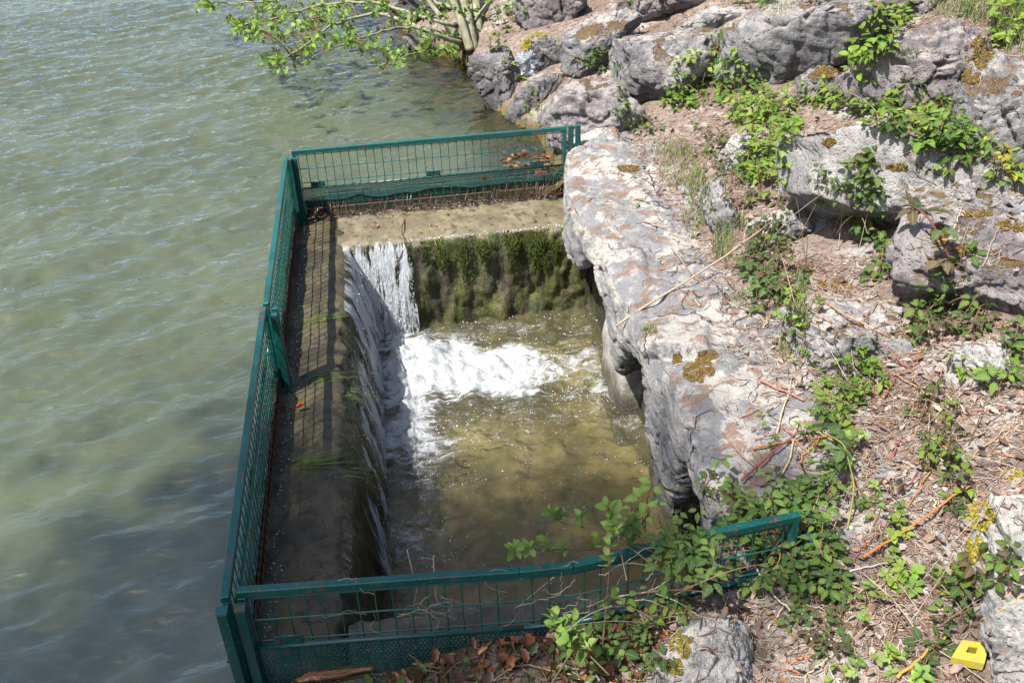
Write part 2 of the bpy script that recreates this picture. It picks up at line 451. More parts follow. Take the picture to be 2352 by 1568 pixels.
def weir_mat(name, base1, base2, moss_amt, wet):
    g = G(name)
    p = g.pos(); nz = g.nz()
    n1 = g.noise(p, 5, 8, .65, .5); n2 = g.noise(p, 22, 7, .7); n3 = g.noise(p, 90, 3, .6)
    c = g.mix(g.ramp(n1, .38, .62), base1, base2)
    c = g.mix(g.math('MULTIPLY', g.ramp(n2, .50, .64), .75), c, tuple(x * .3 for x in base1))
    c = g.mix(g.math('MULTIPLY', g.ramp(g.noise(g.mapping(p, loc=(8, 3, 1)), 3.4, 7, .7), .54, .64), wet * .6), c, (.09, .095, .025))
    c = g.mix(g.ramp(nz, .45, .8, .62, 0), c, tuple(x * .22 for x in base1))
    # hanging moss on the steep face, streaked downwards
    vst = g.noise(g.mapping(p, scale=(9, 9, 1.4)), 1.5, 8, .68, .4)
    side = g.ramp(nz, .5, .8, 1, 0)
    mm = g.math('MULTIPLY', side, g.ramp(vst, .60 - .25 * moss_amt, .70 - .25 * moss_amt))
    mc = g.mix(g.ramp(g.noise(p, 9, 6), .38, .64), (.035, .048, .010), (.10, .105, .026))
    mc = g.mix(g.ramp(n3, .45, .7), mc, (.018, .03, .006))
    if wet < .5: mc = g.mix(.6, mc, (.012, .014, .005))
    c = g.mix(g.math('MULTIPLY', mm, .92), c, mc)
    dk = g.math('MULTIPLY', side, g.ramp(g.noise(g.mapping(p, scale=(12, 12, 1.6), loc=(4, 2, 0)), 1.4, 8, .7), .49, .60))
    c = g.mix(g.math('MULTIPLY', dk, .85), c, (.02, .017, .012))
    h = g.math('ADD', g.math('MULTIPLY', n2, .8), g.math('MULTIPLY', n3, .35))
    b = g.bump(h, .9, .02)
    wb = g.bump(g.noise(g.mapping(p, scale=(1.6, 1, 1)), 42, 4, .6, .8), .55, .02)
    return g.done(g.bsdf(Base_Color=c, Roughness=.7, Normal=b, Coat_Weight=wet, Coat_Roughness=.05, Coat_IOR=1.33, Coat_Normal=wb, **{SPEC: .3}))
M['weir_left'] = weir_mat('wet mossy weir stone', (.032, .026, .014), (.080, .064, .033), .74, .45)
M['weir_back'] = weir_mat('sandy wet weir concrete', (.125, .102, .062), (.19, .155, .095), .80, .6)
M['weir_front'] = weir_mat('wet grey weir concrete with painted shade', (.045, .039, .027), (.085, .073, .05), .4, .5)  # base colours lowered for wet concrete and for shade over the near sill

def footing_mat():
    g = G('pale damp footing concrete'); p = g.pos(); n = g.noise(p, 12, 8, .68)
    c = g.mix(g.ramp(n, .38, .62), (.24, .22, .185), (.40, .375, .33))
    w = g.ramp(g.math('ADD', g.sep(p)[2], g.math('MULTIPLY', n, .16)), -.86, -.72, 1, 0)
    c = g.mix(g.math('MULTIPLY', w, .85), c, (.055, .050, .025))
    return g.done(g.bsdf(Base_Color=c, Roughness=.7, Normal=g.bump(g.noise(p, 45, 8, .7), .9, .02), **{SPEC: .3}))
M['footing'] = footing_mat()
def bed_mat():
    g = G('pool bed silt and algae')
    p = g.pos()
    n1 = g.noise(p, 2.6, 6, .6, .8); n2 = g.noise(p, 7, 7, .65, .4); n3 = g.noise(p, 40, 4)
    c = g.mix(g.ramp(n1, .40, .60), (.095, .076, .038), (.31, .255, .155))
    c = g.mix(g.math('MULTIPLY', g.ramp(n2, .5, .64), .75), c, (.06, .052, .014))
    c = g.mix(g.math('MULTIPLY', g.ramp(g.noise(g.mapping(p, loc=(5, 5, 5)), 3.5, 6), .56, .66), .8), c, (.08, .105, .018))
    c = g.mix(g.math('MULTIPLY', n3, .25), c, (.45, .38, .22))
    return g.done(g.bsdf(Base_Color=c, Roughness=.9, Normal=g.bump(n2, .6, .03), **{SPEC: .1}))
M['bed'] = bed_mat()

def paint_mat(name, col, rust_amt, rusty=False):
    g = G(name)
    p = g.pos()
    n1 = g.noise(p, 9, 6, .6); n2 = g.noise(p, 60, 6, .7)
    c = g.mix(g.ramp(n1, .3, .7), tuple(x * .82 for x in col), tuple(x * 1.15 for x in col))
    c = g.mix(g.math('MULTIPLY', g.ramp(g.noise(p, 130, 2), .62, .72), .22), c, (.40, .46, .42))
    r = g.ramp(g.math('ADD', g.math('MULTIPLY', n2, .7), g.math('MULTIPLY', g.noise(g.mapping(p, loc=(5, 3, 1)), 14, 4), .5)), .72 - rust_amt * .2, .76 - rust_amt * .2)
    rc = g.mix(n1, (.075, .024, .012), (.16, .055, .026))
    if rusty:
        z = g.sep(p)[2]
        r = g.math('MAXIMUM', r, g.ramp(g.math('ADD', z, g.math('MULTIPLY', g.math('SUBTRACT', n1, .5), .08)), -.385, -.345, 1, 0))
    c = g.mix(r, c, rc)
    rough = g.math('ADD', .32, g.math('MULTIPLY', r, .5))
    return g.done(g.bsdf(Base_Color=c, Roughness=rough, Normal=g.bump(g.math('ADD', n2, r), .25, .003), **{SPEC: .5}))
GREEN = (.003, .066, .056)
M['paint'] = paint_mat('chipped green paint', GREEN, .2)
M['paint_wire'] = paint_mat('green wire with rusty foot', (.006, .085, .068), .15, True)
M['paint_dark'] = paint_mat('dark green paint', (.003, .05, .042), .06)
M['plate'] = paint_mat('green perforated sheet', (.005, .055, .045), .12)

def leaf_mat(name, transl=.35, rough=.42, vein=.5, sss=1.0):
    g = G(name)
    t = g.attr('tint', 0)
    uv = g.attr('luv', 1)
    s = g.sep(uv)
    mid = g.ramp(g.math('ABSOLUTE', s[0]), .0, .09, 1, 0)
    sidev = g.math('SINE', g.math('MULTIPLY', g.math('SUBTRACT', s[1], g.math('MULTIPLY', g.math('ABSOLUTE', s[0]), .75)), 46.0))
    v = g.math('MAXIMUM', mid, g.math('MULTIPLY', g.ramp(sidev, .55, 1.0), .55))
    n = g.noise(g.pos(), 30, 3)
    c = g.mix(g.math('MULTIPLY', v, vein), t, g.mix(.7, t, (.42, .50, .20)))
    c = g.mix(g.math('MULTIPLY', g.ramp(n, .45, .75), .35), c, g.mix(.5, c, (.03, .05, .01)))
    b = g.bump(sidev, 1.2 * vein, .006)
    pb = g.bsdf(Base_Color=c, Roughness=rough, Normal=b, **{SPEC: .45})
    tl = g.n('BsdfTranslucent', Color=g.mix(.35, c, (.30, .42, .02))).outputs[0]
    return g.done(g.n('MixShader', Fac=transl, i1=pb, i2=tl).outputs[0])
M['leaf'] = leaf_mat('bramble leaf')
M['leaf_soft'] = leaf_mat('soft young leaf', .4, .5, .25)
def tint_mat(name, rough=.8, transl=0.0, spec=.25, bump=0.0):
    g = G(name)
    t = g.attr('tint', 0)
    n = g.noise(g.pos(), 70, 4, .65)
    c = g.mix(g.ramp(n, .35, .7), g.mix(.35, t, (.03, .02, .015)), t)
    nd = g.bsdf(Base_Color=c, Roughness=rough, Normal=g.bump(n, .5, .004), **{SPEC: spec})
    if transl:
        tl = g.n('BsdfTranslucent', Color=c).outputs[0]
        nd = g.n('MixShader', Fac=transl, i1=nd, i2=tl).outputs[0]
    return g.done(nd)
M['grass'] = tint_mat('grass blade', .5, .35, .3)
M['litter'] = tint_mat('dry litter', .85, .08)
M['twig'] = tint_mat('twig bark', .75)
M['wetleaf'] = tint_mat('wet orange leaf', .3, .15, .5)
M['wetbark'] = tint_mat('wet bark', .35, 0, .5)
M['moss'] = tint_mat('moss tuft', .9, .15, .1)

def bark_mat():
    g = G('smooth grey green bark')
    p = g.pos()
    n = g.noise(g.mapping(p, scale=(1, 1, .35)), 26, 6, .65)
    c = g.mix(g.ramp(n, .35, .65), (.15, .15, .085), (.27, .265, .18))
    c = g.mix(g.math('MULTIPLY', g.ramp(g.noise(p, 8, 3), .5, .7), .4), c, (.09, .075, .05))
    return g.done(g.bsdf(Base_Color=c, Roughness=.75, Normal=g.bump(n, .5, .01), **{SPEC: .25}))
M['bark'] = bark_mat()
def plain(name, col, rough=.5, spec=.4, **k):
    g = G(name); p = g.pos(); n = g.noise(p, 35, 6, .65)
    c = g.mix(g.ramp(n, .3, .7), tuple(x * .86 for x in col), tuple(min(1, x * 1.08) for x in col))
    return g.done(g.bsdf(Base_Color=c, Roughness=rough, Normal=g.bump(n, .15, .004), **{SPEC: spec}, **k))
def yellow_mat():
    g = G('yellow block with painted leaf reflection'); p = g.pos(); n = g.noise(p, 45, 6, .6)
    c = g.mix(g.ramp(n, .42, .62), (.42, .315, .035), (.33, .285, .07))  # mottling and dark flecks imitate leaves reflected in the block's surface
    c = g.mix(g.math('MULTIPLY', g.ramp(g.noise(p, 160, 3), .58, .7), .35), c, (.16, .12, .03))
    return g.done(g.bsdf(Base_Color=c, Roughness=.5, **{SPEC: .4}))
M['yellow'] = yellow_mat()
M['yellow_dark'] = plain('dull olive yellow hole lining', (.24, .20, .02), .6)
M['bolt'] = plain('rusty bolt head', (.07, .038, .025), .6)
def film_mat():
    g = G('thin plastic film')
    n = g.noise(g.pos(), 25, 4, .6)
    b = g.bump(n, .6, .01)
    a = g.bsdf(Base_Color=(.35, .37, .40), Roughness=.22, Normal=b, **{SPEC: .6})
    t = g.n('BsdfTransparent', Color=(.95, .96, .98)).outputs[0]
    return g.done(g.n('MixShader', Fac=g.ramp(n, .35, .65, .15, .6), i1=t, i2=a).outputs[0])
M['film'] = film_mat()

# ------------------------------------------------------------------ terrain
XS_Y = np.array([-60, -9, -6, -2.6, -.02, .02, 3.6, 4.4, 4.7, 5.2, 6.3, 6.6, 7.0, 7.9, 9.0, 12, 40])
XS_X = np.array([-40, -14, -5, .1, .22, 1.5, 1.62, 1.62, 1.5, 1.36, 1.34, 1.2, .92, .82, .70, .4, -4])
def softplus(x, k): return k * np.log1p(np.exp(np.clip(x / k, -30, 30)))
def T(x, y):
    x = np.asarray(x, float); y = np.asarray(y, float)
    s = x - np.interp(y, XS_Y, XS_X)
    rise = softplus(x - 2.05, .16)
    land = -.12 + .36 * np.minimum(rise, 3.2) + .05 * np.maximum(0, y - 3.3) + .10 * np.maximum(0, -y - .4)
    dec = np.where(y < 0, 1.0, .3)
    t = land - .26 * np.exp(-np.maximum(s, 0) / dec)
    t = np.where(s < 0, LAKE_Z - .02 + np.maximum(.5 * s, -1.6) + 0 * land, t)
    P = np.stack([x, y, 0 * x], -1).reshape(-1, 3)
    n = fbm(P * 2.2, 4).reshape(x.shape) * .035 + fbm(P * 14, 3).reshape(x.shape) * .008
    return t + n * sstep(-.6, .3, s)

def stretched(lo, a, b, hi, step, growth=1.25):
    core = np.arange(a, b + step / 2, step); up = []; v, d = b, step
    while v < hi: d *= growth; v += d; up.append(v)
    dn = []; v, d = a, step
    while v > lo: d *= growth; v -= d; dn.append(v)
    return np.concatenate([dn[::-1], core, up])
gx = stretched(-150, -.6, 5.6, 150, .03); gy = stretched(-150, -1.6, 8.2, 200, .03)
X, Y = np.meshgrid(gx, gy)
Z = T(X, Y)
cx_, cy_ = (X[:-1, :-1] + X[1:, 1:]) / 2, (Y[:-1, :-1] + Y[1:, 1:]) / 2
hole = (cx_ > -.02) & (cx_ < 1.95) & (cy_ > .03) & (cy_ < 3.55)
terrain = MB().grid(np.stack([X, Y, Z], -1).reshape(-1, 3), len(gy), len(gx), mask=~hole)
ground = tag(terrain.build('ground', M['soil']), 'dry brown litter covered bank sloping to the lake', 'ground', kind='structure')

# ------------------------------------------------------------------ lake
lx = stretched(-160, -4.6, 1.75, 30, .028); ly = stretched(-40, -1.4, 9.5, 240, .028)
X, Y = np.meshgrid(lx, ly)
ang = .42
A = X * math.cos(ang) + Y * math.sin(ang); B = -X * math.sin(ang) + Y * math.cos(ang)
P = np.stack([A, B, 0 * A], -1).reshape(-1, 3)
warp = pn(P * 1.1) * .35
def wavelet(kx, ky, oz, ridge):
    Q = np.stack([P[:, 0] * kx, P[:, 1] * ky + warp * ky * .3, 0 * P[:, 0] + oz], -1)
    n = pn(Q)
    return (1 - 2 * np.abs(n)) if ridge else n
amp = .62 + .38 * sstep(-.2, 3.0, Y.reshape(-1) - .25 * X.reshape(-1))
shel = 1 - .55 * sstep(.2, 1.4, X.reshape(-1)) * sstep(3.4, 3.7, Y.reshape(-1))
Hh = (.026 * wavelet(1.9, 4.6, 0, False) + .0185 * wavelet(3.9, 8.2, 5, True) + .0092 * wavelet(8, 15, 9, True) + .0048 * wavelet(17, 28, 3, True))
Z = LAKE_Z + (Hh * amp * shel).reshape(X.shape)
depth = LAKE_Z - T(X, Y)
nzv = fbm(np.stack([X, Y, 0 * X], -1).reshape(-1, 3) * 1.7, 3).reshape(X.shape) * .06
clear = sstep(.42, .03, depth + nzv) * .8
clear = np.where(Y < .2, clear * .12, clear)
cx_, cy_ = (X[:-1, :-1] + X[1:, 1:]) / 2, (Y[:-1, :-1] + Y[1:, 1:]) / 2
hole = (cx_ > -.045) & (cx_ < 1.95) & (cy_ > -.025) & (cy_ < 3.61)
lake = MB().grid(np.stack([X, Y, Z], -1).reshape(-1, 3), len(ly), len(lx), mask=~hole)
lake = lake.build('lake_water', M['lake'], extra={'clear': clear.ravel(), 'calm': (amp * shel).ravel()})
tag(lake, 'rippled murky green lake water', 'water', kind='structure')

_ico = {}
def ico(sub):
    if sub in _ico: return _ico[sub]
    import bmesh
    bm = bmesh.new(); bmesh.ops.create_icosphere(bm, subdivisions=sub, radius=1)
    v = np.array([x.co[:] for x in bm.verts]); f = np.array([[w.index for w in p.verts] for p in bm.faces]); bm.free()
    _ico[sub] = (v, f); return v, f
def unit_(a): return a / (np.linalg.norm(a, axis=-1, keepdims=True) + 1e-9)
# ------------------------------------------------------------------ weir walls
def weir(name, label, mat, prof, axis, a0, a1, amp, seed, n_a=None):
    """a wall swept along one axis from a profile of (offset, z), roughened."""
    prof = np.array(prof, float)
    seg = np.r_[0, np.cumsum(np.linalg.norm(np.diff(prof, axis=0), axis=1))]
    nt = int(seg[-1] / .014); tt = np.linspace(0, seg[-1], nt)
    pr = np.stack([np.interp(tt, seg, prof[:, k]) for k in (0, 1)], -1)
    for _ in range(2):
        pr[1:-1] = pr[1:-1] * .5 + (pr[:-2] + pr[2:]) * .25
    na = int((a1 - a0) / .014); aa = np.linspace(a0, a1, na)
    AA, I = np.meshgrid(aa, np.arange(nt), indexing='ij')
    O = pr[I, 0]; ZZ = pr[I, 1]
    nrm = np.gradient(pr, axis=0); nrm = np.stack([-nrm[:, 1], nrm[:, 0]], -1); nrm /= np.linalg.norm(nrm, axis=1)[:, None] + 1e-9
    V = np.stack([O, AA, ZZ], -1) if axis == 'y' else np.stack([AA, O, ZZ], -1)
    q = V.reshape(-1, 3)
    steep = np.abs(nrm[I, 0]).reshape(-1)
    d = fbm(q * np.array([6, 6, 3.0]) + seed, 5, .55) * amp * (.35 + steep) + ridged(q * np.array([11, 11, 2.2]) + seed, 3) * amp * .55 * steep
    dv = np.zeros_like(q)
    k = 0 if axis == 'y' else 1
    dv[:, k] = d * nrm[I, 0].reshape(-1); dv[:, 2] = d * nrm[I, 1].reshape(-1)
    b = MB().grid(q + dv, na, nt, flip=(axis == 'y'))
    return tag(b.build(name, mat), label, 'weir wall')
weir('weir_wall', 'dark wet mossy sill wall under the long lakeside fence', M['weir_left'],
     [(-.10, -1.4), (-.095, -.47), (-.05, -.45), (.17, -.442), (.225, -.452), (.25, -.50), (.285, -.75), (.32, -1.0), (.34, -1.35)], 'y', -.06, 3.70, .022, 3.0)
weir('weir_wall', 'sandy topped weir wall with hanging green moss below the far fence panel', M['weir_back'],
     [(3.72, -1.4), (3.70, -.47), (3.64, -.447), (3.2, -.44), (3.13, -.452), (3.10, -.50), (3.085, -.75), (3.06, -1.0), (3.05, -1.35)], 'x', .20, 1.98, .034, 8.0)
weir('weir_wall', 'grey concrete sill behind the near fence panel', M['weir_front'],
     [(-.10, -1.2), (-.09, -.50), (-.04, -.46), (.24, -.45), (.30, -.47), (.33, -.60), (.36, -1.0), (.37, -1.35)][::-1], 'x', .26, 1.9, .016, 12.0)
# retaining wall below the ledge
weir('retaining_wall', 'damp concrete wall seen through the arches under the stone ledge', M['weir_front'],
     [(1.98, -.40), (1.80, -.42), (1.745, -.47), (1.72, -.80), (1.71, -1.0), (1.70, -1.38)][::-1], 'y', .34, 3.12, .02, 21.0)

_bv, _bf = ico(5)
_bv = _bv / ((np.abs(_bv) ** 9).sum(1) ** (1 / 9))[:, None] * np.array([.19, .24, .39])
_bv = _bv + fbm(_bv * 7 + 3, 4)[:, None] * unit_(_bv) * .014 + np.array([1.79, 2.17, -1.01])
tag(MB().add(_bv, [_bf]).build('concrete_block', M['footing'], origin=_bv.mean(0)), 'pale concrete footing block standing in the pool under the ledge arch', 'concrete block')
# pool bed
gx = np.arange(.1, 2.0, .03); gy = np.arange(.1, 3.3, .03)
X, Y = np.meshgrid(gx, gy)
Z = -1.2 + fbm(np.stack([X, Y, 0 * X], -1).reshape(-1, 3) * 3, 4).reshape(X.shape) * .05
tag(MB().grid(np.stack([X, Y, Z], -1).reshape(-1, 3), len(gy), len(gx)).build('pool_bed', M['bed']), 'brown silty pool bed', 'ground', kind='structure')

# ------------------------------------------------------------------ stone ledge
zb_y = [-.3, .25, .42, .55, .66, .76, .86, .96, 1.15, 1.22, 1.30, 1.5, 1.62, 1.72, 1.80, 1.90, 2.06, 2.2, 2.45, 2.6, 2.8, 3.05, 3.2, 4.2]
zb_z = [-.95, -.95, -.62, -.40, -.34, -.40, -.66, -1.06, -1.06, -.50, -.32, -.34, -.42, -.50, -.64, -.60, -.42, -.27, -.33, -.48, -.56, -.62, -.52, -.62]
xc_y = [-.3, -.1, .15, .4, 1.0, 2.0, 2.6, 3.0, 3.3, 3.55, 3.75, 3.9, 4.0]
xc_x = [1.98, 1.80, 1.62, 1.555, 1.57, 1.555, 1.535, 1.565, 1.62, 1.665, 1.74, 1.90, 2.3]
xc_x = [v - .022 for v in xc_x]
ys = np.arange(-.2, 3.985, .0135); nt = 230
rows = []
for y in ys:
    xc = np.interp(y, xc_y, xc_x); zb = np.interp(y, zb_y, zb_z)
    leg = sstep(-.75, -1.0, zb)
    lift = .010 * math.sin(y * 2.1) + .007 * math.sin(y * 5.3 + 1)
    zc = -.155 + lift * .5
    xf = xc - .014
    ctrl = np.array([(2.6, -.30), (2.45, -.17), (2.2, -.10 + lift), (1.95, -.11 + lift), (xc + .14, -.130 + lift), (xc + .035, zc + .012), (xc + .006, zc + .002), (xc - .004, zc - .014),
                     (xf, zc * .75 + zb * .25), (xf - .005 + .02 * leg, zc * .4 + zb * .6), (xf + .02 + .07 * leg, zb + .03), (xf + .05 + .08 * leg, zb), (xf + .12 + .05 * leg, zb + .02),
                     (1.84, zb + .07), (1.95, min(zb, -.45)), (1.96, -1.4)])
    seg = np.r_[0, np.cumsum(np.linalg.norm(np.diff(ctrl, axis=0), axis=1))]
    # denser on the visible part
    t = np.linspace(0, 1, nt)
    q = np.stack([np.interp(t, seg / seg[-1], ctrl[:, k]) for k in (0, 1)], -1)
    for _ in range(1): q[1:-1] = q[1:-1] * .5 + (q[:-2] + q[2:]) * .25
    rows.append(np.c_[q[:, 0], np.full(nt, y), q[:, 1]])
V = np.array(rows)
du = np.gradient(V, axis=1); dv = np.gradient(V, axis=0)
Nn = np.cross(dv, du); Nn /= np.linalg.norm(Nn, axis=2)[:, :, None] + 1e-9
if Nn[100, 40, 2] < 0: Nn = -Nn
q = V.reshape(-1, 3); nn = Nn.reshape(-1, 3)
topm = sstep(.5, .85, nn[:, 2])
d = fbm(q * np.array([5, 2.2, 4]), 5, .5) * (.010 + .010 * topm) + fbm(q * 16 + 5, 4, .6) * (.004 + .007 * topm)
# layered slabs: stepped relief on the top, long grooves on the face
stepf = fbm(np.c_[q[:, 0] * 3 + q[:, 1] * 1.4, q[:, 1] * 1.1 - q[:, 0] * .4, q[:, 2]] + 3, 3) * 3.2
stp = np.floor(stepf) + sstep(.78, 1.0, stepf - np.floor(stepf))
d = d * .6 + topm * stp * .006 + fracture(q, nn, 150, .009, .06, .012, .008, 77, (1.0, .75, 1.4))
gro = ridged(np.c_[q[:, 0] * 5, q[:, 1] * 1.3 + q[:, 2] * 2.2, q[:, 2] * 6 - q[:, 1] * 1.7] + 7, 4, .6)
d += (1 - topm) * (gro - .6) * .008
pit = ridged(q * np.array([9, 5, 9]) + 40, 2)
d -= (1 - topm) * sstep(1.15, 1.42, pit) * .03
hole_n = fbm(q * 7 + 21, 2)
d -= (1 - topm) * sstep(.62, .8, hole_n) * .03
crest = np.interp(q[:, 1], xc_y, xc_x)
band = np.exp(-((q[:, 2] + .185 + .02 * pn(q * np.array([1, 4, 1]))) / .016) ** 2) * (q[:, 0] < crest + .05)
d -= band * .034 * sstep(-.1, .3, pn(q * np.array([1, 5, 1]) + 3))
band = np.exp(-((q[:, 2] + .27 - .10 * pn(q * np.array([1, 2.2, 1]) + 9)) / .012) ** 2) * (q[:, 0] < crest + .02)
d -= band * .026 * sstep(-.05, .3, pn(q * np.array([1, 4, 1]) + 13))
LV = q + nn * d[:, None]
ledge_b = MB().grid(LV, len(ys), nt)
ledge = tag(ledge_b.build('stone_ledge', M['ledge']), 'long pale undercut stone ledge along the right side of the pool', 'rock')

# ------------------------------------------------------------------ boulders
def ground_hit(u, v, zmax=2.0):
    d = ray(u, v); ts = np.linspace(.8, 14, 3000)
    P = CAM + d * ts[:, None]
    below = P[:, 2] < T(P[:, 0], P[:, 1])
    k = np.argmax(below) if below.any() else len(ts) - 1
    return P[k]
ALL = [(LV, ledge_b.f[0])]
bt_v = np.concatenate(terrain.v); ALL.append((bt_v, terrain.f[0]))
def unit3(rg):
    a = rg.normal(size=3) + np.array([0, 0, 1.5]); return a / np.linalg.norm(a)
def rock(label, poly, mat, D=None, foot=None, push=.3, cuts=5, rough=1.0, seed=0, sub=6, top=None, depth=None, flat=.8, p=3.0):
    poly = np.array(poly, float); rg = np.random.default_rng(seed + 100)
    c = (poly.max(0) + poly.min(0)) / 2
    if depth is None:
        ft = foot if foot is not None else (c[0], poly[:, 1].max() - 4)
        depth = (ground_hit(*ft) - CAM) @ FW
    poly = c + (poly - c) * 1.05
    W = np.ptp(poly[:, 0]) / F_PX * depth; H = np.ptp(poly[:, 1]) / F_PX * depth
    if D is None: D = .42 * math.sqrt(W * H)
    dc = depth + D * push
    ctr = und(c[0], c[1], dc)
    pl = (poly - c) * np.array([1, -1]) / F_PX * dc
    th = np.arctan2(pl[:, 1], pl[:, 0]); rr = np.hypot(pl[:, 0], pl[:, 1])
    # dense outline for r(theta)
    den = []
    for i in range(len(pl)):
        a, b = pl[i], pl[(i + 1) % len(pl)]
        for t in np.linspace(0, 1, 24, endpoint=False): den.append(a * (1 - t) + b * t)
    den = np.array(den); den[:, 1] = np.where(den[:, 1] < 0, den[:, 1] * 1.10, den[:, 1]) ; th = np.arctan2(den[:, 1], den[:, 0]); rr = np.hypot(den[:, 0], den[:, 1])
    o = np.argsort(th); th, rr = th[o], rr[o]
    v, f = ico(sub)
    # frame: right, a mostly vertical up, and horizontal-ish depth
    a, b, cc = v[:, 0], v[:, 1], v[:, 2]
    ang = np.arctan2(b, a); rxy = np.hypot(a, b)
    R = np.interp(ang, np.r_[th - 2 * np.pi, th, th + 2 * np.pi], np.r_[rr, rr, rr])
    R = R * 1.0
    nrm = (rxy ** p + np.abs(cc) ** p) ** (1 / p)
    rho = rxy / nrm; ze = cc / nrm
    L = np.stack([np.cos(ang) * R * rho, np.sin(ang) * R * rho, D * ze], -1)
    # planar breaks
    size = math.sqrt(W * H)
    upl = np.array([RT[2], UP[2], -FW[2]])
    planes = []
    for k in range(cuts):
        m = rg.normal(size=3); m[2] = abs(m[2]) * .9 + .1; m /= np.linalg.norm(m); planes.append((m, rg.uniform(.52, .76)))
    WM = np.stack([RT, UP, -FW], 1)
    for wn, fr in ((np.array([rg.normal() * .25, rg.normal() * .25, 1]), flat * rg.uniform(.72, .95)), (np.array([-.8 + rg.normal() * .3, -.7 + rg.normal() * .3, .12]), rg.uniform(.62, .8))):
        planes.append((wn @ WM, fr))
    for k in range(26):
        m = rg.normal(size=3); m[2] = abs(m[2]); m /= np.linalg.norm(m); planes.append((m, rg.uniform(.925, .985)))
    if top: planes += [(np.array(t[:3]) @ WM, t[3]) for t in top]
    for m, fr in planes:
        m = m / np.linalg.norm(m)
        sd_ = L @ m; lim = sd_.max() * fr
        L = L - (np.maximum(0, sd_ - lim) * .985)[:, None] * m
    # grow back to the traced size
    H *= 1.05
    for k, tgt in ((0, W), (1, H)):
        lo, hi = L[:, k].min(), L[:, k].max(); L[:, k] = (L[:, k] - (lo + hi) / 2) * (tgt / (hi - lo))
    L[:, 1] += pl[:, 1].max() - L[:, 1].max(); L[:, 0] += (pl[:, 0].max() + pl[:, 0].min()) / 2
    Wp = L @ np.stack([RT, UP, -FW], 0)
    sg = L / np.linalg.norm(L, axis=1)[:, None]
    nW = sg @ np.stack([RT, UP, -FW], 0)
    q = Wp + seed * 7.7
    k = 1.0 / size
    d = fbm(q * 1.8 * k, 4, .5) * .014 * size + fracture(Wp, nW, 26, .022 * size, .12, .014, .010, seed) - .005 * size
    bd = (q @ unit3(rg)) * 9 / size ** .5 + fbm(q * 2 * k, 2) * 1.2; fl = bd - np.floor(bd); d += (sstep(.0, .18, fl) - fl) * .012 * size
    d += fbm(q * 13, 5, .68) * .010 * rough + np.minimum(0, fbm(q * 26 + 8, 3, .6) + .1) * .013 * rough
    cr = ridged(q * 2.2 * k + 31, 3, .5); d -= sstep(1.35, 1.62, cr) * .05 * size
    Wv = Wp + nW * d[:, None] + ctr
    mb = MB().add(Wv, [f])
    ALL.append((Wv, f))
    o = mb.build('boulder', M[mat], origin=ctr)
    return tag(o, label, 'boulder')

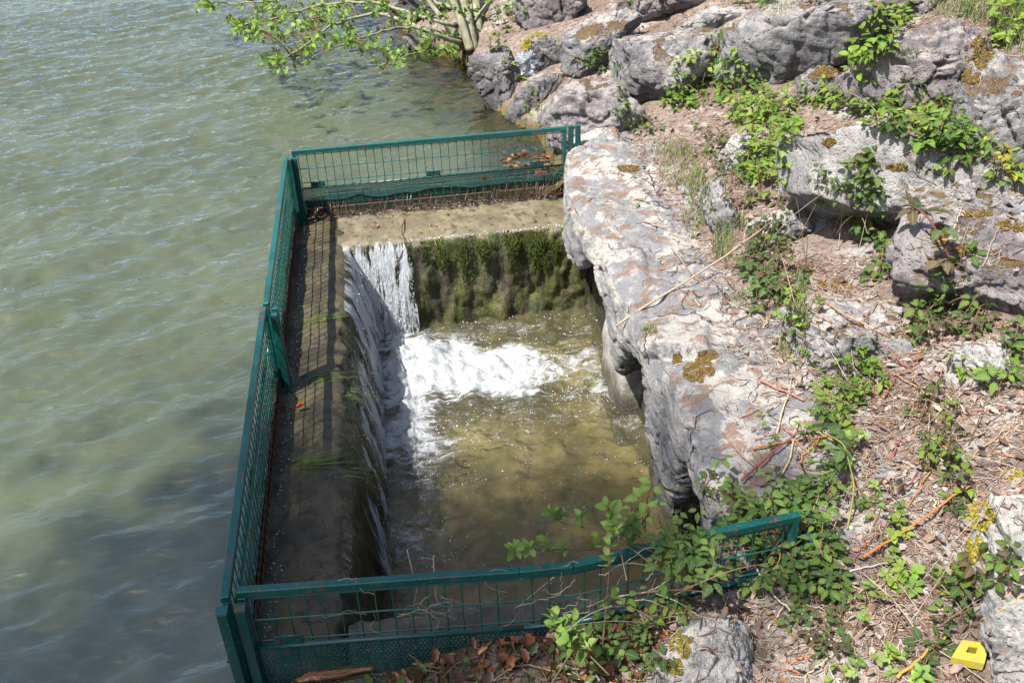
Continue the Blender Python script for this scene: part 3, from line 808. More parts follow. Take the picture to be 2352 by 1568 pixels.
ROCKS = [
 ('rounded grey boulder with a rough dark right face in the middle of the slope', [(1415,130),(1440,75),(1500,52),(1600,48),(1660,62),(1672,110),(1650,165),(1585,205),(1510,234),(1445,218),(1410,178)], 'rock_grey', dict(seed=1)),
 ('largest grey boulder with a vertical split at the top of the slope', [(1660,60),(1760,14),(1880,-6),(2010,-20),(2048,20),(1990,90),(1925,150),(1860,192),(1760,188),(1690,150)], 'rock_grey', dict(seed=2, D=.5)),
 ('broad block with a pale brown stained top behind the rounded boulder', [(1292,82),(1330,45),(1420,18),(1480,40),(1452,70),(1430,140),(1390,172),(1325,165),(1290,120)], 'rock_grey', dict(seed=3)),
 ('small dark square block with yellow moss on its left edge', [(1205,92),(1240,76),(1290,80),(1312,128),(1290,158),(1235,160),(1205,140)], 'rock_dark', dict(seed=4)),
 ('wet black shoreline stone below the tree trunk', [(1076,132),(1110,106),(1160,110),(1182,160),(1212,192),(1180,240),(1130,246),(1100,212),(1080,172)], 'rock_dark', dict(seed=5, foot=(1150,240))),
 ('dark wedge of stone leaning at the waterline', [(1158,272),(1200,205),(1258,155),(1322,160),(1276,222),(1260,295),(1195,298)], 'rock_dark', dict(seed=6, foot=(1195,292))),
 ('reddish grey boulder just behind the far fence post', [(1252,235),(1290,195),(1400,180),(1450,230),(1482,270),(1470,325),(1400,345),(1330,340),(1262,310)], 'rock_purple', dict(seed=7)),
 ('pale crusted boulder with moss on its right shoulder', [(1958,185),(2000,112),(2100,70),(2220,52),(2295,72),(2275,130),(2225,205),(2190,262),(2100,258),(2000,225)], 'rock_purple', dict(seed=8)),
 ('tall smooth grey boulder cut by the right edge of the view', [(2210,235),(2250,150),(2352,105),(2440,120),(2450,380),(2352,420),(2290,400),(2225,330)], 'rock_grey', dict(seed=9)),
 ('long slanting slab with a mossy crest running down to the right', [(1826,292),(1905,306),(2050,352),(2200,418),(2400,490),(2440,600),(2300,560),(2150,520),(2050,490),(1950,478),(1880,455),(1826,432)], 'rock_pale', dict(seed=10, D=.5, cuts=3, p=4.0, top=[(.25, .5, 1, .6), (-.6, -.8, .25, .55)])),
 ('pinkish grey boulder with brown moss streaks below the slanting slab', [(2062,590),(2100,500),(2180,468),(2352,520),(2420,700),(2340,745),(2200,705),(2100,690)], 'rock_purple', dict(seed=11)),
 ('low flat topped block beside the litter path', [(1812,722),(1850,690),(1960,688),(2070,728),(2078,840),(2000,868),(1890,858),(1845,800)], 'rock_pale', dict(seed=12, top=[(0, 0, 1, .45), (-1, -.25, .05, .62), (-.2, -1, .1, .7)])),
 ('small upright lichen spotted stone beside the grass', [(1615,445),(1640,408),(1672,430),(1688,490),(1700,540),(1650,545),(1620,490)], 'rock_pale', dict(seed=13, sub=5)),
 ('white rounded rock in front of the near fence', [(1480,1600),(1530,1500),(1580,1440),(1640,1422),(1710,1436),(1745,1480),(1740,1540),(1720,1640),(1560,1660)], 'rock_white', dict(seed=14, foot=(1600, 1540), flat=.92, p=2.4, cuts=4, push=-.25)),
 ('whitish rock with a yellow moss cushion at the right edge', [(2255,1240),(2290,1155),(2352,1125),(2460,1140),(2470,1440),(2330,1350),(2262,1300)], 'rock_white', dict(seed=15)),
 ('pale rock behind the yellow block in the corner', [(2285,1400),(2352,1325),(2460,1330),(2470,1640),(2320,1640),(2285,1500)], 'rock_white', dict(seed=16)),
 ('reddish brown rock face beside the tree trunk', [(1182,-10),(1290,-40),(1345,15),(1300,72),(1235,72),(1190,45)], 'rock_purple', dict(seed=17, D=.5)),
 ('dark flat stone at the waterline under the branches', [(925,62),(1000,52),(1066,88),(1046,134),(960,116)], 'rock_dark', dict(seed=18, sub=5)),
 ('farthest dark stone on the shore at the top of the view', [(890,0),(1000,-30),(1090,18),(1010,42),(930,38)], 'rock_dark', dict(seed=19, sub=5)),
 ('small mossy topped stone between the two big boulders', [(1570,48),(1630,14),(1700,16),(1725,42),(1664,68),(1600,62)], 'rock_pale', dict(seed=20, sub=5)),
 ('small white rock half hidden by bramble at the right', [(2196,855),(2240,792),(2312,786),(2330,850),(2255,892),(2200,885)], 'rock_white', dict(seed=21, sub=5)),
 ('small mossy stone under the pale crusted boulder', [(1838,182),(1900,148),(1955,196),(1935,228),(1862,232)], 'rock_purple', dict(seed=22, sub=5)),
 ('white patch of rock left of the leafy bush', [(1645,365),(1690,305),(1730,325),(1712,390),(1655,400)], 'rock_white', dict(seed=23, sub=5)),
 ('thin flat stone plate beside the bramble stick', [(1725,505),(1830,478),(1885,518),(1805,560),(1740,545)], 'rock_pale', dict(seed=24, sub=5, D=.10)),
 ('pale stone along the top edge left of the largest boulder', [(1420,20),(1480,-30),(1600,-40),(1650,0),(1590,30),(1500,45)], 'rock_purple', dict(seed=25, sub=5)),
 ('brown stone at the very top right of the largest boulder', [(2030,20),(2070,-30),(2180,-40),(2200,10),(2110,40)], 'rock_purple', dict(seed=26, sub=5)),
 ('pale ground stone between the litter and the ledge end', [(1640,1210),(1680,1140),(1760,1110),(1800,1160),(1780,1200),(1700,1220)], 'rock_white', dict(seed=27, sub=5, D=.07)),
 ('small sunken pale stone right of the red stick', [(1890,1100),(1930,1060),(1985,1068),(1990,1110),(1935,1135)], 'rock_white', dict(seed=28, sub=5, D=.05)),
]
for lab, poly, mt, kw in ROCKS: rock(lab, poly, mt, **kw)

# one search tree of the solid ground for everything that lies on it
vs_, fs_, off = [], [], 0
for v, f in ALL:
    vs_.append(v); fs_ += (f + off).tolist(); off += len(v)
BVH = BVHTree.FromPolygons(np.concatenate(vs_).tolist(), fs_)
def hit(u, v):
    d = ray(u, v); r = BVH.ray_cast(Vector(CAM), Vector(d))
    if r[0] is None: return un(u, v, 0.0), np.array([0, 0, 1.0])
    n = np.array(r[1]);
    if n @ d > 0: n = -n
    return np.array(r[0]), n
def drop(x, y, z=4.0):
    r = BVH.ray_cast(Vector((x, y, z)), Vector((0, 0, -1)))
    if r[0] is None: return None, None
    n = np.array(r[1]);
    if n[2] < 0: n = -n
    return np.array(r[0]), n
#@@PART2@@
# ------------------------------------------------------------------ fence
def perforated(mb, O, A, B, la, lb, s=.013, r=.0043, off=(0, 0, 0)):
    """sheet with a hexagonal lattice of real holes; O corner, A along, B up."""
    na = int(la / s); nb = int(lb / (s * .866))
    i, j = np.meshgrid(np.arange(na), np.arange(nb), indexing='ij')
    ca = (i + .5 * (j % 2) + .25) * s; cb = (j + .5) * s * .866
    th = np.arange(6) * np.pi / 3 + np.pi / 6
    R = s / math.sqrt(3)
    a = np.concatenate([ca.ravel()[:, None] + R * np.cos(th), ca.ravel()[:, None] + r * np.cos(th)], 1)
    b = np.concatenate([cb.ravel()[:, None] + R * np.sin(th), cb.ravel()[:, None] + r * np.sin(th)], 1)
    V = np.asarray(O, float) + a[..., None] * np.asarray(A, float) + b[..., None] * np.asarray(B, float)
    k = np.arange(na * nb)[:, None] * 12
    q = np.array([[m, (m + 1) % 6, 6 + (m + 1) % 6, 6 + m] for m in range(6)])
    Q = (k[:, None] + q[None]).reshape(-1, 4)
    mb.add(V.reshape(-1, 3), [Q])

def add_panel(root, P, Qe, out, side_l=True, side_r=True, tabs=(.1, .5, .88), plate_bot=-.47, tube_z=-.262, wire_bot=-.452, step=.05, plate_split=True):
    P = np.array([*P, 0.0]); Qe = np.array([*Qe, 0.0]); d = Qe - P; L = np.linalg.norm(d); d /= L
    out = np.array([*out, 0.0]); z = np.array([0, 0, 1.0])
    fr = MB(); w = .026
    fr.bar(P - z * w / 2, Qe - z * w / 2, w, w)
    if side_l: fr.bar(P + d * w / 2 - z * (w + .001), P + d * w / 2 + z * (-.46), w * .9, w * .9, up=d)
    if side_r: fr.bar(Qe - d * w / 2 - z * (w + .001), Qe - d * w / 2 + z * (-.46), w * .9, w * .9, up=d)
    fr.build('frame', M['paint'], root, smooth=False)
    wm = MB(); n = int(L / step)
    for k in range(1, n + 1):
        c = P + d * (k * step - step * .3)
        if (c - P) @ d > L - w: break
        jit = RNG.normal(size=2) * .0015
        wm.tube([c - z * (w * .9), c + d * jit[0] - z * .22, c + d * jit[1] + z * wire_bot], .0023, 6, caps=False)
    rows = [-.037, -.125, -.213, -.301, -.386, -.447]
    for zz in rows:
        th = .0028 if zz > -.38 else .0042
        wm.tube([P + z * zz + out * .004, (P + Qe) / 2 + z * (zz + RNG.normal() * .001) + out * .004, Qe + z * zz + out * .004], th, 6, caps=False)
    wm.build('wire_mesh', M['paint_wire'], root)
    pl = MB(); o = P + out * .034
    perforated(pl, o + z * plate_bot, d, z, L, tube_z - plate_bot + .003)
    plo = pl.build('perforated_plate', M['plate'], root, smooth=False)
    tb = MB()
    tb.tube([o + z * tube_z, o + d * L * .5 + z * tube_z, o + d * L + z * tube_z], .008, 8)
    tb.build('edge_tube', M['paint_dark'], root)
    for t in tabs:
        c = o + d * (L * t) + z * (tube_z + .022)
        MB().box(c, (.085, .004, .036), np.array([d, np.cross(z, d), z])).build('bracket', M['paint_dark'], root, smooth=False)
        for e in (-.028, .028):
            b0 = c + d * e; MB().tube([b0 - out * .007, b0 + out * .007], .0055, 6).build('bolt', M['bolt'], root, smooth=False)
    return root

pn1 = thing('mesh_fence', 'green mesh fence panel at the far end with rusty bottom wires', 'fence', (0, 3.58, -.46), 'green mesh fence sections')
add_panel(pn1, (-.02, 3.582), (1.648, 3.594), (0, 1), tabs=(.075, .50, .89))
pn2 = thing('mesh_fence', 'long side fence panel nearest the far corner, seen edge on', 'fence', (-.035, 2.6, -.46), 'green mesh fence sections')
add_panel(pn2, (-.045, 3.47), (-.036, 1.712), (-1, 0))
pn3 = thing('mesh_fence', 'long side fence panel beside the dappled lake water, nearest the viewer', 'fence', (-.035, .8, -.46), 'green mesh fence sections')
add_panel(pn3, (-.044, 1.685), (-.030, .012), (-1, 0))
pn4 = thing('mesh_fence', 'near fence panel bent in the middle with dried vines and bramble on it', 'fence', (.8, 0, -.46), 'green mesh fence sections')
BEND = [(.0, .036), (.80, -.030), (.955, -.037), (1.09, -.022), (1.24, .004), (1.668, .046)]
for k in range(5):
    add_panel(pn4, BEND[k], BEND[k + 1], (.05, -1), side_l=k == 0, side_r=k == 4, tabs=((.15,), (.6,), (), (), (.3,))[k], tube_z=-.205, plate_bot=-.40)

def post(label, spots, zt, zb=-1.1, w=.03):
    root = thing('fence_post', label, 'fence post', (spots[0][0], spots[0][1], zb), 'green steel fence posts')
    for k, (x, y, dz) in enumerate(spots):
        mb = MB()
        mb.bar((x, y, zb), (x, y, zt + dz), w, w, up=(0, 1, 0))
        mb.build('upright', M['paint_dark'], root, smooth=False)
        MB().box((x, y, zt + dz + .0032), (w + .002, w + .002, .005)).build('cap', M['paint'], root, smooth=False)
    return root
post('double green post at the near lake corner of the fence', [(-.034, -.028, 0), (.010, -.008, -.018)], -.014)
post('dark green post at the far lake corner of the fence', [(-.034, 3.522, 0), (-.004, 3.545, -.008)], -.034)
post('pair of green uprights where the two long side panels join', [(-.004, 1.672, 0), (-.004, 1.722, .004)], -.04, w=.026)
post('green post at the rock end of the far fence panel', [(1.676, 3.598, 0), (1.718, 3.585, .004)], -.006, zb=-.6)
post('green post at the bank end of the near fence panel', [(1.705, .034, 0)], -.10, zb=-.5, w=.030)

# ------------------------------------------------------------------ pool water, fall, froth
def foam_at(x, y):
    sh_ = np.shape(x); Q_ = np.stack([np.ravel(x) * 3.1, np.ravel(y) * 3.1, 0 * np.ravel(x) + 4], -1)
    x = x + (fbm(Q_, 4, .6) * .11).reshape(sh_); y = y + (fbm(Q_ + 31, 4, .6) * .11).reshape(sh_)
    g = lambda cx, cy, sx, sy, a=0.0: np.exp(-(((x - cx) * math.cos(a) + (y - cy) * math.sin(a)) / sx) ** 2 - ((-(x - cx) * math.sin(a) + (y - cy) * math.cos(a)) / sy) ** 2)
    f = 1.05 * g(.66, 2.60, .32, .27, -.15) + .45 * g(.46, 2.5, .12, .34) + .22 * g(1.0, 2.5, .30, .2) + .50 * g(1.1, 2.52, .32, .2) + .66 * g(.52, 2.05, .22, .22)
    f = f + .31 * g(1.2, 2.35, .5, .42) + .36 * g(1.1, 2.98, .5, .14) + .34 * g(1.58, 2.2, .16, .7)
    f = f + .50 * np.exp(-np.maximum(0, x - .33) / .13) * sstep(.85, 1.2, y) * sstep(2.4, 1.8, y) + .52 * g(.52, 1.18, .17, .17) + .36 * g(.60, 1.62, .16, .25)
    f = f + .13 * sstep(.9, 2.1, y) + .36 * g(.45, 2.9, .2, .2) + .22 * g(1.0, 1.95, .5, .14, .2)
    return np.clip(f, 0, 1.1)
gx = np.arange(.20, 1.92, .011); gy = np.arange(.28, 3.2, .011)
X, Y = np.meshgrid(gx, gy)
Fm = foam_at(X, Y)
P = np.stack([X, Y, 0 * X], -1).reshape(-1, 3)
rp = fbm(P * np.array([7, 9, 1]) + 3, 3).reshape(X.shape); fn = fbm(P * 13 + 9, 4, .6).reshape(X.shape)
blob = np.exp(-((X - .60) / .22) ** 2 - ((Y - 2.66) / .22) ** 2)
Zp = POOL_Z + rp * (.008 + .018 * sstep(.9, 2.4, Y)) + .085 * blob + (fn * .020 + fbm(P * 6 + 2, 3).reshape(X.shape) * .028) * sstep(.3, .95, Fm)
pool = MB().grid(np.stack([X, Y, Zp], -1).reshape(-1, 3), len(gy), len(gx)).build('pool_water', M['pool'], extra={'foam': Fm.ravel()})
tag(pool, 'clear brownish pool water with white churning froth', 'water', kind='structure')

def sheet(edge_fn, s0, s1, den_fn, seed, ns, ntt=46):
    s = np.linspace(s0, s1, ns); t = np.linspace(0, 1, ntt) ** .8
    S, Tt = np.meshgrid(s, t, indexing='ij')
    q = np.stack([S * 24, Tt * 1.3, 0 * S + seed], -1).reshape(-1, 3)
    th = (fbm(q, 3, .6) * .026 + fbm(q * np.array([.3, 1, 1]) + 8, 2) * .02).reshape(S.shape) * (.15 + Tt)
    outo = .012 + .135 * np.sqrt(Tt) + th
    z = -.432 - .60 * Tt
    lip = sstep(0, .12, Tt); z = z - .0 * lip
    V = edge_fn(S, outo, z)
    den = den_fn(S, Tt)
    return V.reshape(-1, 3), len(s), ntt, np.stack([S, Tt, 0 * S], -1).reshape(-1, 3), den.ravel()
fall = thing('waterfall', 'white water spilling over the corner of the weir into the pool', 'waterfall', (.3, 3.0, -.44))
fall['kind'] = 'stuff'
V, a, b, uv, den = sheet(lambda S, o, z: np.stack([S, 3.125 - o * .8, z], -1), .23, .625, lambda S, t: .50 + .22 * t - .35 * sstep(.10, 0, t) - .5 * sstep(.56, .625, S) * (1 - .3 * t) + .55 * fbm(np.stack([S.ravel() * 15, t.ravel() * 2.2 + 4, S.ravel() * 0], -1), 3).reshape(S.shape), 2, 90)
MB().grid(V, a, b, uv=uv).build('corner_fall', M['fall'], fall, extra={'foam': den})
nzy = fbm(np.c_[np.linspace(.6, 3.14, 400) * 4.5, np.zeros(400), np.full(400, 3.3)], 3)
def den_left(S, t):
    n = np.interp(S, np.linspace(.6, 3.14, 400), nzy)
    base = np.interp(S, [.6, 1.0, 1.4, 1.7, 2.2, 2.6, 3.14], [-.30, .06, .14, .18, .26, .50, .60])
    return base + n * .50 + .5 * (fbm(np.stack([S.ravel() * 15, t.ravel() * 2.2 + 9, S.ravel() * 0], -1), 3).reshape(S.shape)) + .14 * t - .25 * sstep(.12, 0, t) - .8 * sstep(.3, .05, t) * sstep(2.3, 1.7, S)
V, a, b, uv, den = sheet(lambda S, o, z: np.stack([.232 + o, S, z], -1), .40, 3.12, den_left, 6, 420)
MB().grid(V, a, b, uv=uv).build('side_fall', M['fall'], fall, extra={'foam': den})
# loose drops and strands in the fall
iv, if_ = ico(1)
def blobs(mb, C, S, stretch=None, tint=None):
    n = len(C); A = iv[None] * S[:, None, None]
    if stretch is not None: A = A * stretch[:, None, :]
    V = (A + C[:, None]).reshape(-1, 3)
    Fc = (if_[None] + (np.arange(n) * len(iv))[:, None, None]).reshape(-1, 3)
    mb.add(V, [Fc], tint=None if tint is None else np.repeat(tint, len(iv), 0))
mb = MB(); n = 1500
t = RNG.random(n) ** .7; x = RNG.uniform(.25, .62, n)
C = np.stack([x, 3.115 - .108 * np.sqrt(t) + RNG.normal(size=n) * .02 - .02, -.43 - .58 * t], -1)
blobs(mb, C, RNG.uniform(.0007, .0021, n), np.c_[np.ones(n), np.ones(n), 1.5 + 4 * t])
n = 520; y = 3.1 - RNG.random(n) ** 1.5 * 2.0; t = RNG.random(n) ** .7
C = np.stack([.245 + .135 * np.sqrt(t) + np.abs(RNG.normal(size=n)) * .016, y, -.43 - .58 * t], -1)
blobs(mb, C, RNG.uniform(.0006, .0018, n), np.c_[np.ones(n), np.ones(n), 1.5 + 4 * t])
mb.build('spray', M['drop'], fall)
# bubbles riding on the pool
mb = MB(); n = 26000
x = RNG.uniform(.36, 1.78, n); y = RNG.uniform(.5, 3.08, n)
f = foam_at(x, y); lace = fbm(np.c_[x * 7, y * 10, 0 * x + 2], 4)
keep = RNG.random(n) < np.clip((f - .10) * .9 + lace * .5, 0.012, .75) * (f < .95)
x, y = x[keep][:3600], y[keep][:3600]
zz = POOL_Z + .006 + .055 * np.exp(-((x - .60) / .22) ** 2 - ((y - 2.66) / .22) ** 2)
blobs(mb, np.stack([x, y, zz], -1), RNG.gamma(2.0, .0006, len(x)) + .0007, np.tile([1, 1, .7], (len(x), 1)))
def bub_mat():
    g = G('bubble skin')
    a = g.bsdf(Base_Color=(.8, .82, .82), Roughness=.08, **{SPEC: .6})
    t = g.n('BsdfTransparent', Color=(1, 1, 1)).outputs[0]
    return g.done(g.n('MixShader', Fac=.42, i1=t, i2=a).outputs[0])
M['bubble'] = bub_mat()
tag(mb.build('foam_bubbles', M['bubble']), 'small bubbles drifting on the pool water', 'bubbles', kind='stuff')
# white seething water where the lake pushes through the mesh foot
mb = MB(); n = 420
y = RNG.uniform(.1, 3.5, n); x = -.01 + np.abs(RNG.normal(size=n)) * .022
blobs(mb, np.stack([x, y, SILL_Z + .004 + RNG.random(n) * .012], -1), RNG.uniform(.0006, .0018, n), np.c_[1 + 1.8 * RNG.random(n), np.ones(n), np.full(n, .6)])
n = 700; x = RNG.uniform(.02, 1.6, n); y = 3.565 - np.abs(RNG.normal(size=n)) * .02
blobs(mb, np.stack([x, y, SILL_Z + .004 + RNG.random(n) * .014], -1), RNG.uniform(.0008, .0026, n), np.c_[np.ones(n), 1 + 1.8 * RNG.random(n), np.full(n, .6)])
n = 260; x = RNG.uniform(.3, 1.55, n); y = 3.13 + RNG.normal(size=n) * .012
blobs(mb, np.stack([x, y, SILL_Z - .002 + 0 * x], -1), RNG.uniform(.001, .003, n))
tag(mb.build('foam_specks', M['drop']), 'white specks of foam along the fence foot on the sill', 'foam', kind='stuff')

# ------------------------------------------------------------------ leaves
def leaf_tpl(rows, wfun, serr, fold, droop, n_cross=1):
    V, UV, Q = [], [], []
    for k in range(rows + 1):
        t = k / rows; w = wfun(t) * (1 + (serr if k % 2 else -serr) * (0 < k < rows))
        for sx in (-1, 0, 1):
            x = sx * w
            V.append((x, t, fold * abs(x) - droop * t * t + .02 * math.sin(t * 22) * abs(sx)))
            UV.append((sx * .5, t, 0))
    for k in range(rows):
        for c in (0, 1):
            i = k * 3 + c; Q.append((i, i + 1, i + 4, i + 3))
    return np.array(V), np.array(UV), np.array(Q)
TP = {
 'bramble': leaf_tpl(10, lambda t: .29 * math.sin(math.pi * min(1, t ** .82)) ** .95 + .004, .10, .38, .24),
 'oval': leaf_tpl(6, lambda t: .30 * math.sin(math.pi * t ** .95) ** .75 + .004, 0, .30, .20),
 'lance': leaf_tpl(6, lambda t: .20 * math.sin(math.pi * t ** .85) ** .8 + .004, 0, .35, .22),
 'small': leaf_tpl(3, lambda t: .33 * math.sin(math.pi * t ** .9) ** .7 + .01, 0, .3, .15),
 'dead': leaf_tpl(6, lambda t: .30 * math.sin(math.pi * t ** .85) ** .7 + .004, .16, .75, -.35),
}
def unit(a): return a / (np.linalg.norm(a, axis=-1, keepdims=True) + 1e-9)
def leaves(mb, kind, pos, ld, nr, size, tint):
    V0, UV0, Q0 = TP[kind]; n = len(pos)
    if n == 0: return
    ld = unit(ld); nr = unit(nr - (nr * ld).sum(1, keepdims=True) * ld); sx = np.cross(ld, nr)
    wob = RNG.uniform(.85, 1.15, (n, 1, 1)); cv = RNG.uniform(.3, 1.7, (n, 1, 1))
    V = pos[:, None] + size[:, None, None] * (V0[None, :, :1] * wob * sx[:, None] + V0[None, :, 1:2] * ld[:, None] + V0[None, :, 2:3] * cv * nr[:, None])
    Q = (Q0[None] + (np.arange(n) * len(V0))[:, None, None]).reshape(-1, 4)
    mb.add(V.reshape(-1, 3), [Q], tint=np.repeat(tint, len(V0), 0), uv=np.tile(UV0, (n, 1)))
def pick(pal, n):
    pal = np.array(pal, float); c = pal[RNG.integers(0, len(pal), n)]
    return np.clip(c * RNG.uniform(.72, 1.3, (n, 1)) * RNG.uniform(.93, 1.07, (n, 3)), 0, 1)
BRIGHT = [(.17, .29, .03), (.21, .33, .035), (.12, .22, .03), (.24, .33, .05)]
MID = [(.08, .155, .03), (.12, .20, .035), (.06, .12, .03), (.16, .24, .05)]
DARK = [(.055, .105, .035), (.08, .145, .042), (.11, .18, .05), (.15, .21, .055)]
PURP = [(.11, .075, .05), (.13, .10, .06), (.085, .12, .05), (.15, .09, .06), (.07, .12, .04)]
SPRIG = [(.20, .30, .06), (.16, .26, .05), (.24, .33, .09)]
NOUT = -FW
def in_ellipse(n, u, v, ru, rv):
    a = RNG.random(n) * 2 * np.pi; r = np.sqrt(RNG.random(n))
    return u + ru * r * np.cos(a), v + rv * r * np.sin(a)
ZV = np.array([0, 0, 1.0])
def bramble(label, spots, n, size, pal, height=.09, name='bramble', cat='bramble', kind='bramble', tri=True, stem_tint=(.16, .09, .05), group='bramble plants on the bank'):
    """spots: list of picture ellipses (u, v, ru, rv) that only choose where on the ground the plant roots."""
    c0, _ = hit(spots[0][0], spots[0][1])
    root = thing(name, label, cat, c0, group)
    lb, sb = MB(), MB()
    wts = np.array([s[2] * s[3] for s in spots], float); wts /= wts.sum()
    for (u, v, ru, rv), wgt in zip(spots, wts):
        m = max(3, int(n * wgt)); U, Vv = in_ellipse(m, u, v, ru, rv)
        cen, cn = hit(u, v)
        B = np.array([hit(a, b)[0] for a, b in zip(U, Vv)])
        dist = np.linalg.norm(B - CAM, axis=1)
        far = dist > np.linalg.norm(cen - CAM) + .7
        B[far] = cen + RNG.normal(size=(far.sum(), 3)) * .03
        h = height * (RNG.random(m) ** 1.3) + .010
        tip = B + ZV * h[:, None] + RNG.normal(size=(m, 3)) * .012
        outd = B - cen; outd[:, 2] = 0
        l = unit(unit(outd) * .6 + RNG.normal(size=(m, 3)) * .75 * np.array([1, 1, .35])); l[:, 2] = np.clip(l[:, 2], -.5, .45)
        nr = unit(ZV + RNG.normal(size=(m, 3)) * .38 + SUN_FROM * .35)
        tt = pick(pal, m); sz = size * .78 * RNG.uniform(.5, 1.25, m)
        if tri:
            leaves(lb, kind, tip + l * (sz * .25)[:, None], l, nr, sz, tt)
            sd = unit(np.cross(nr, l))
            for sg in (-1, 1):
                ll = unit(l * .35 + sd * sg + RNG.normal(size=(m, 3)) * .12)
                leaves(lb, kind, tip - unit(l) * (sz * .10)[:, None] + ll * (sz * .22)[:, None], ll, unit(nr + RNG.normal(size=(m, 3)) * .16), sz * .86, tt * RNG.uniform(.9, 1.1, (m, 1)))
        else:
            k = 5
            for q in range(k):
                a = q * 2.4 + RNG.random(m)
                sd = unit(np.cross(nr, l)); ll = unit(l * np.cos(a)[:, None] + sd * np.sin(a)[:, None] + nr * .35)
                leaves(lb, kind, tip - nr * (q * .003), ll, unit(nr + RNG.normal(size=(m, 3)) * .2), sz * RNG.uniform(.6, 1.0, m), tt)
        for i in range(m):
            if i % 2 and m > 40: continue
            base = B[i] - ZV * .01 + (cen - B[i]) * .25 * RNG.random()
            base[2] = min(base[2], B[i][2]) if abs(base[2] - B[i][2]) < .1 else B[i][2]
            mid = (base + tip[i]) / 2 + RNG.normal(size=3) * .008
            sb.tube([base, mid, tip[i]], [.0018, .0015, .0009], 4, pick([stem_tint], 1)[0], caps=False)
        # a few arching canes through the clump
        for q in range(max(1, m // 22)):
            i, j = RNG.integers(0, m, 2)
            a, b = B[i], tip[j]
            if np.linalg.norm(a - b) > .6: continue
            sb.tube([a, a * .6 + b * .4 + ZV * height * .6, b], [.0032, .0026, .0014], 5, pick([stem_tint], 1)[0], caps=False)
    lb.build('foliage', M['leaf'] if tri else M['leaf_soft'], root)
    sb.build('stem', M['twig'], root)['kind'] = 'stuff'
    return root

bramble('bright green bramble spilling down beside the rounded grey boulder', [(1600, 205, 70, 48), (1690, 190, 55, 40), (1645, 120, 16, 26), (1560, 235, 55, 22), (1700, 230, 60, 30)], 190, .060, BRIGHT + MID, .10)
bramble('densest bright green bramble mound in the middle of the bank', [(1765, 320, 62, 58), (1750, 400, 50, 45), (1720, 270, 60, 25), (1800, 260, 50, 20)], 230, .058, BRIGHT, .14)
bramble('bright bramble growing in the gap beside the largest boulder', [(2000, 100, 50, 50), (2040, 50, 50, 36), (1960, 140, 30, 30)], 120, .070, BRIGHT, .10)
bramble('wide band of bright bramble under the pale crusted boulder', [(2080, 280, 110, 45), (2170, 330, 70, 50), (1960, 250, 60, 22), (2200, 380, 40, 30), (1880, 235, 50, 18)], 250, .060, BRIGHT + MID, .11)
bramble('bramble at the right edge with one yellow leaf beside the tall grey boulder', [(2320, 425, 38, 26), (2260, 370, 40, 25), (2300, 400, 30, 25)], 40, .060, BRIGHT + [(.45, .40, .03)], .08)
bramble('mid green bramble trailing over the face of the slanting slab', [(1960, 480, 60, 60), (2000, 410, 22, 26), (1990, 540, 45, 60), (1900, 450, 30, 30), (2020, 620, 30, 40)], 130, .055, MID + DARK, .10)
bramble('dark leaved bramble with purple tops beside the long stick', [(1760, 560, 52, 36), (1730, 610, 45, 40), (1790, 655, 55, 40), (1760, 700, 40, 30)], 150, .050, DARK + PURP, .10)
bramble('dull green bramble in front of the pinkish boulder', [(2150, 690, 55, 50), (2130, 760, 50, 60), (2230, 740, 40, 40), (2190, 640, 45, 24)], 110, .054, DARK + MID + PURP, .11)
bramble('leafy bright bramble clump below the flat topped block', [(1950, 890, 75, 55), (1900, 960, 55, 35), (1990, 840, 35, 28)], 100, .046, BRIGHT + MID, .09)
bramble('sparse bramble shoots at the right edge of the litter', [(2320, 800, 30, 40), (2290, 890, 40, 22), (2200, 860, 30, 20)], 28, .062, MID + BRIGHT, .07)
bramble('purple tinged bramble sprouting in the grass under the bright mound', [(1700, 440, 40, 50), (1620, 330, 40, 40), (1790, 450, 40, 35), (1660, 380, 40, 40)], 85, .050, PURP + MID, .08)
bramble('small bramble growing at the back of the reddish boulder', [(1460, 275, 34, 30), (1425, 240, 20, 30), (1480, 300, 25, 20)], 36, .050, MID + DARK, .08)
bramble('small bramble beside the broad stained block', [(1390, 150, 40, 18), (1350, 150, 30, 16)], 34, .055, MID + DARK, .08)
bramble('bramble seedlings at the foot of the dark wedge stone', [(1225, 268, 24, 22), (1190, 290, 24, 10), (1215, 240, 12, 12)], 20, .045, BRIGHT + MID, .06)
bramble('dark bramble tangled through the bent end of the near fence', [(1720, 1240, 75, 60), (1790, 1180, 70, 55), (1850, 1290, 70, 60), (1650, 1330, 70, 40), (1560, 1300, 60, 40), (1760, 1340, 70, 40), (1880, 1140, 45, 26), (1900, 1360, 50, 40), (1840, 1225, 50, 40), (1600, 1290, 60, 30)], 430, .050, DARK + MID + MID, .085)
bramble('bramble with large pale veined leaves in front of the arch in the ledge', [(1580, 1180, 40, 22), (1500, 1215, 60, 26), (1620, 1120, 26, 50), (1670, 1150, 34, 24), (1450, 1230, 40, 24)], 34, .050, MID + SPRIG, .12)
bramble('bramble spreading over the wet debris below the near fence', [(1460, 1430, 80, 60), (1380, 1500, 80, 50), (1310, 1460, 50, 40), (1560, 1400, 60, 40), (1480, 1530, 60, 34)], 84, .046, MID + DARK, .06)
bramble('young bramble shoots between the sticks on the right litter', [(2130, 950, 40, 40), (2160, 1030, 50, 60), (2190, 1110, 30, 60), (2120, 1060, 30, 30)], 70, .040, MID + PURP + BRIGHT, .10)
bramble('reddish green bramble beside the whitish rock at the right', [(2230, 1330, 55, 45), (2190, 1360, 40, 30), (2290, 1340, 36, 40)], 52, .046, PURP + MID + BRIGHT, .09)
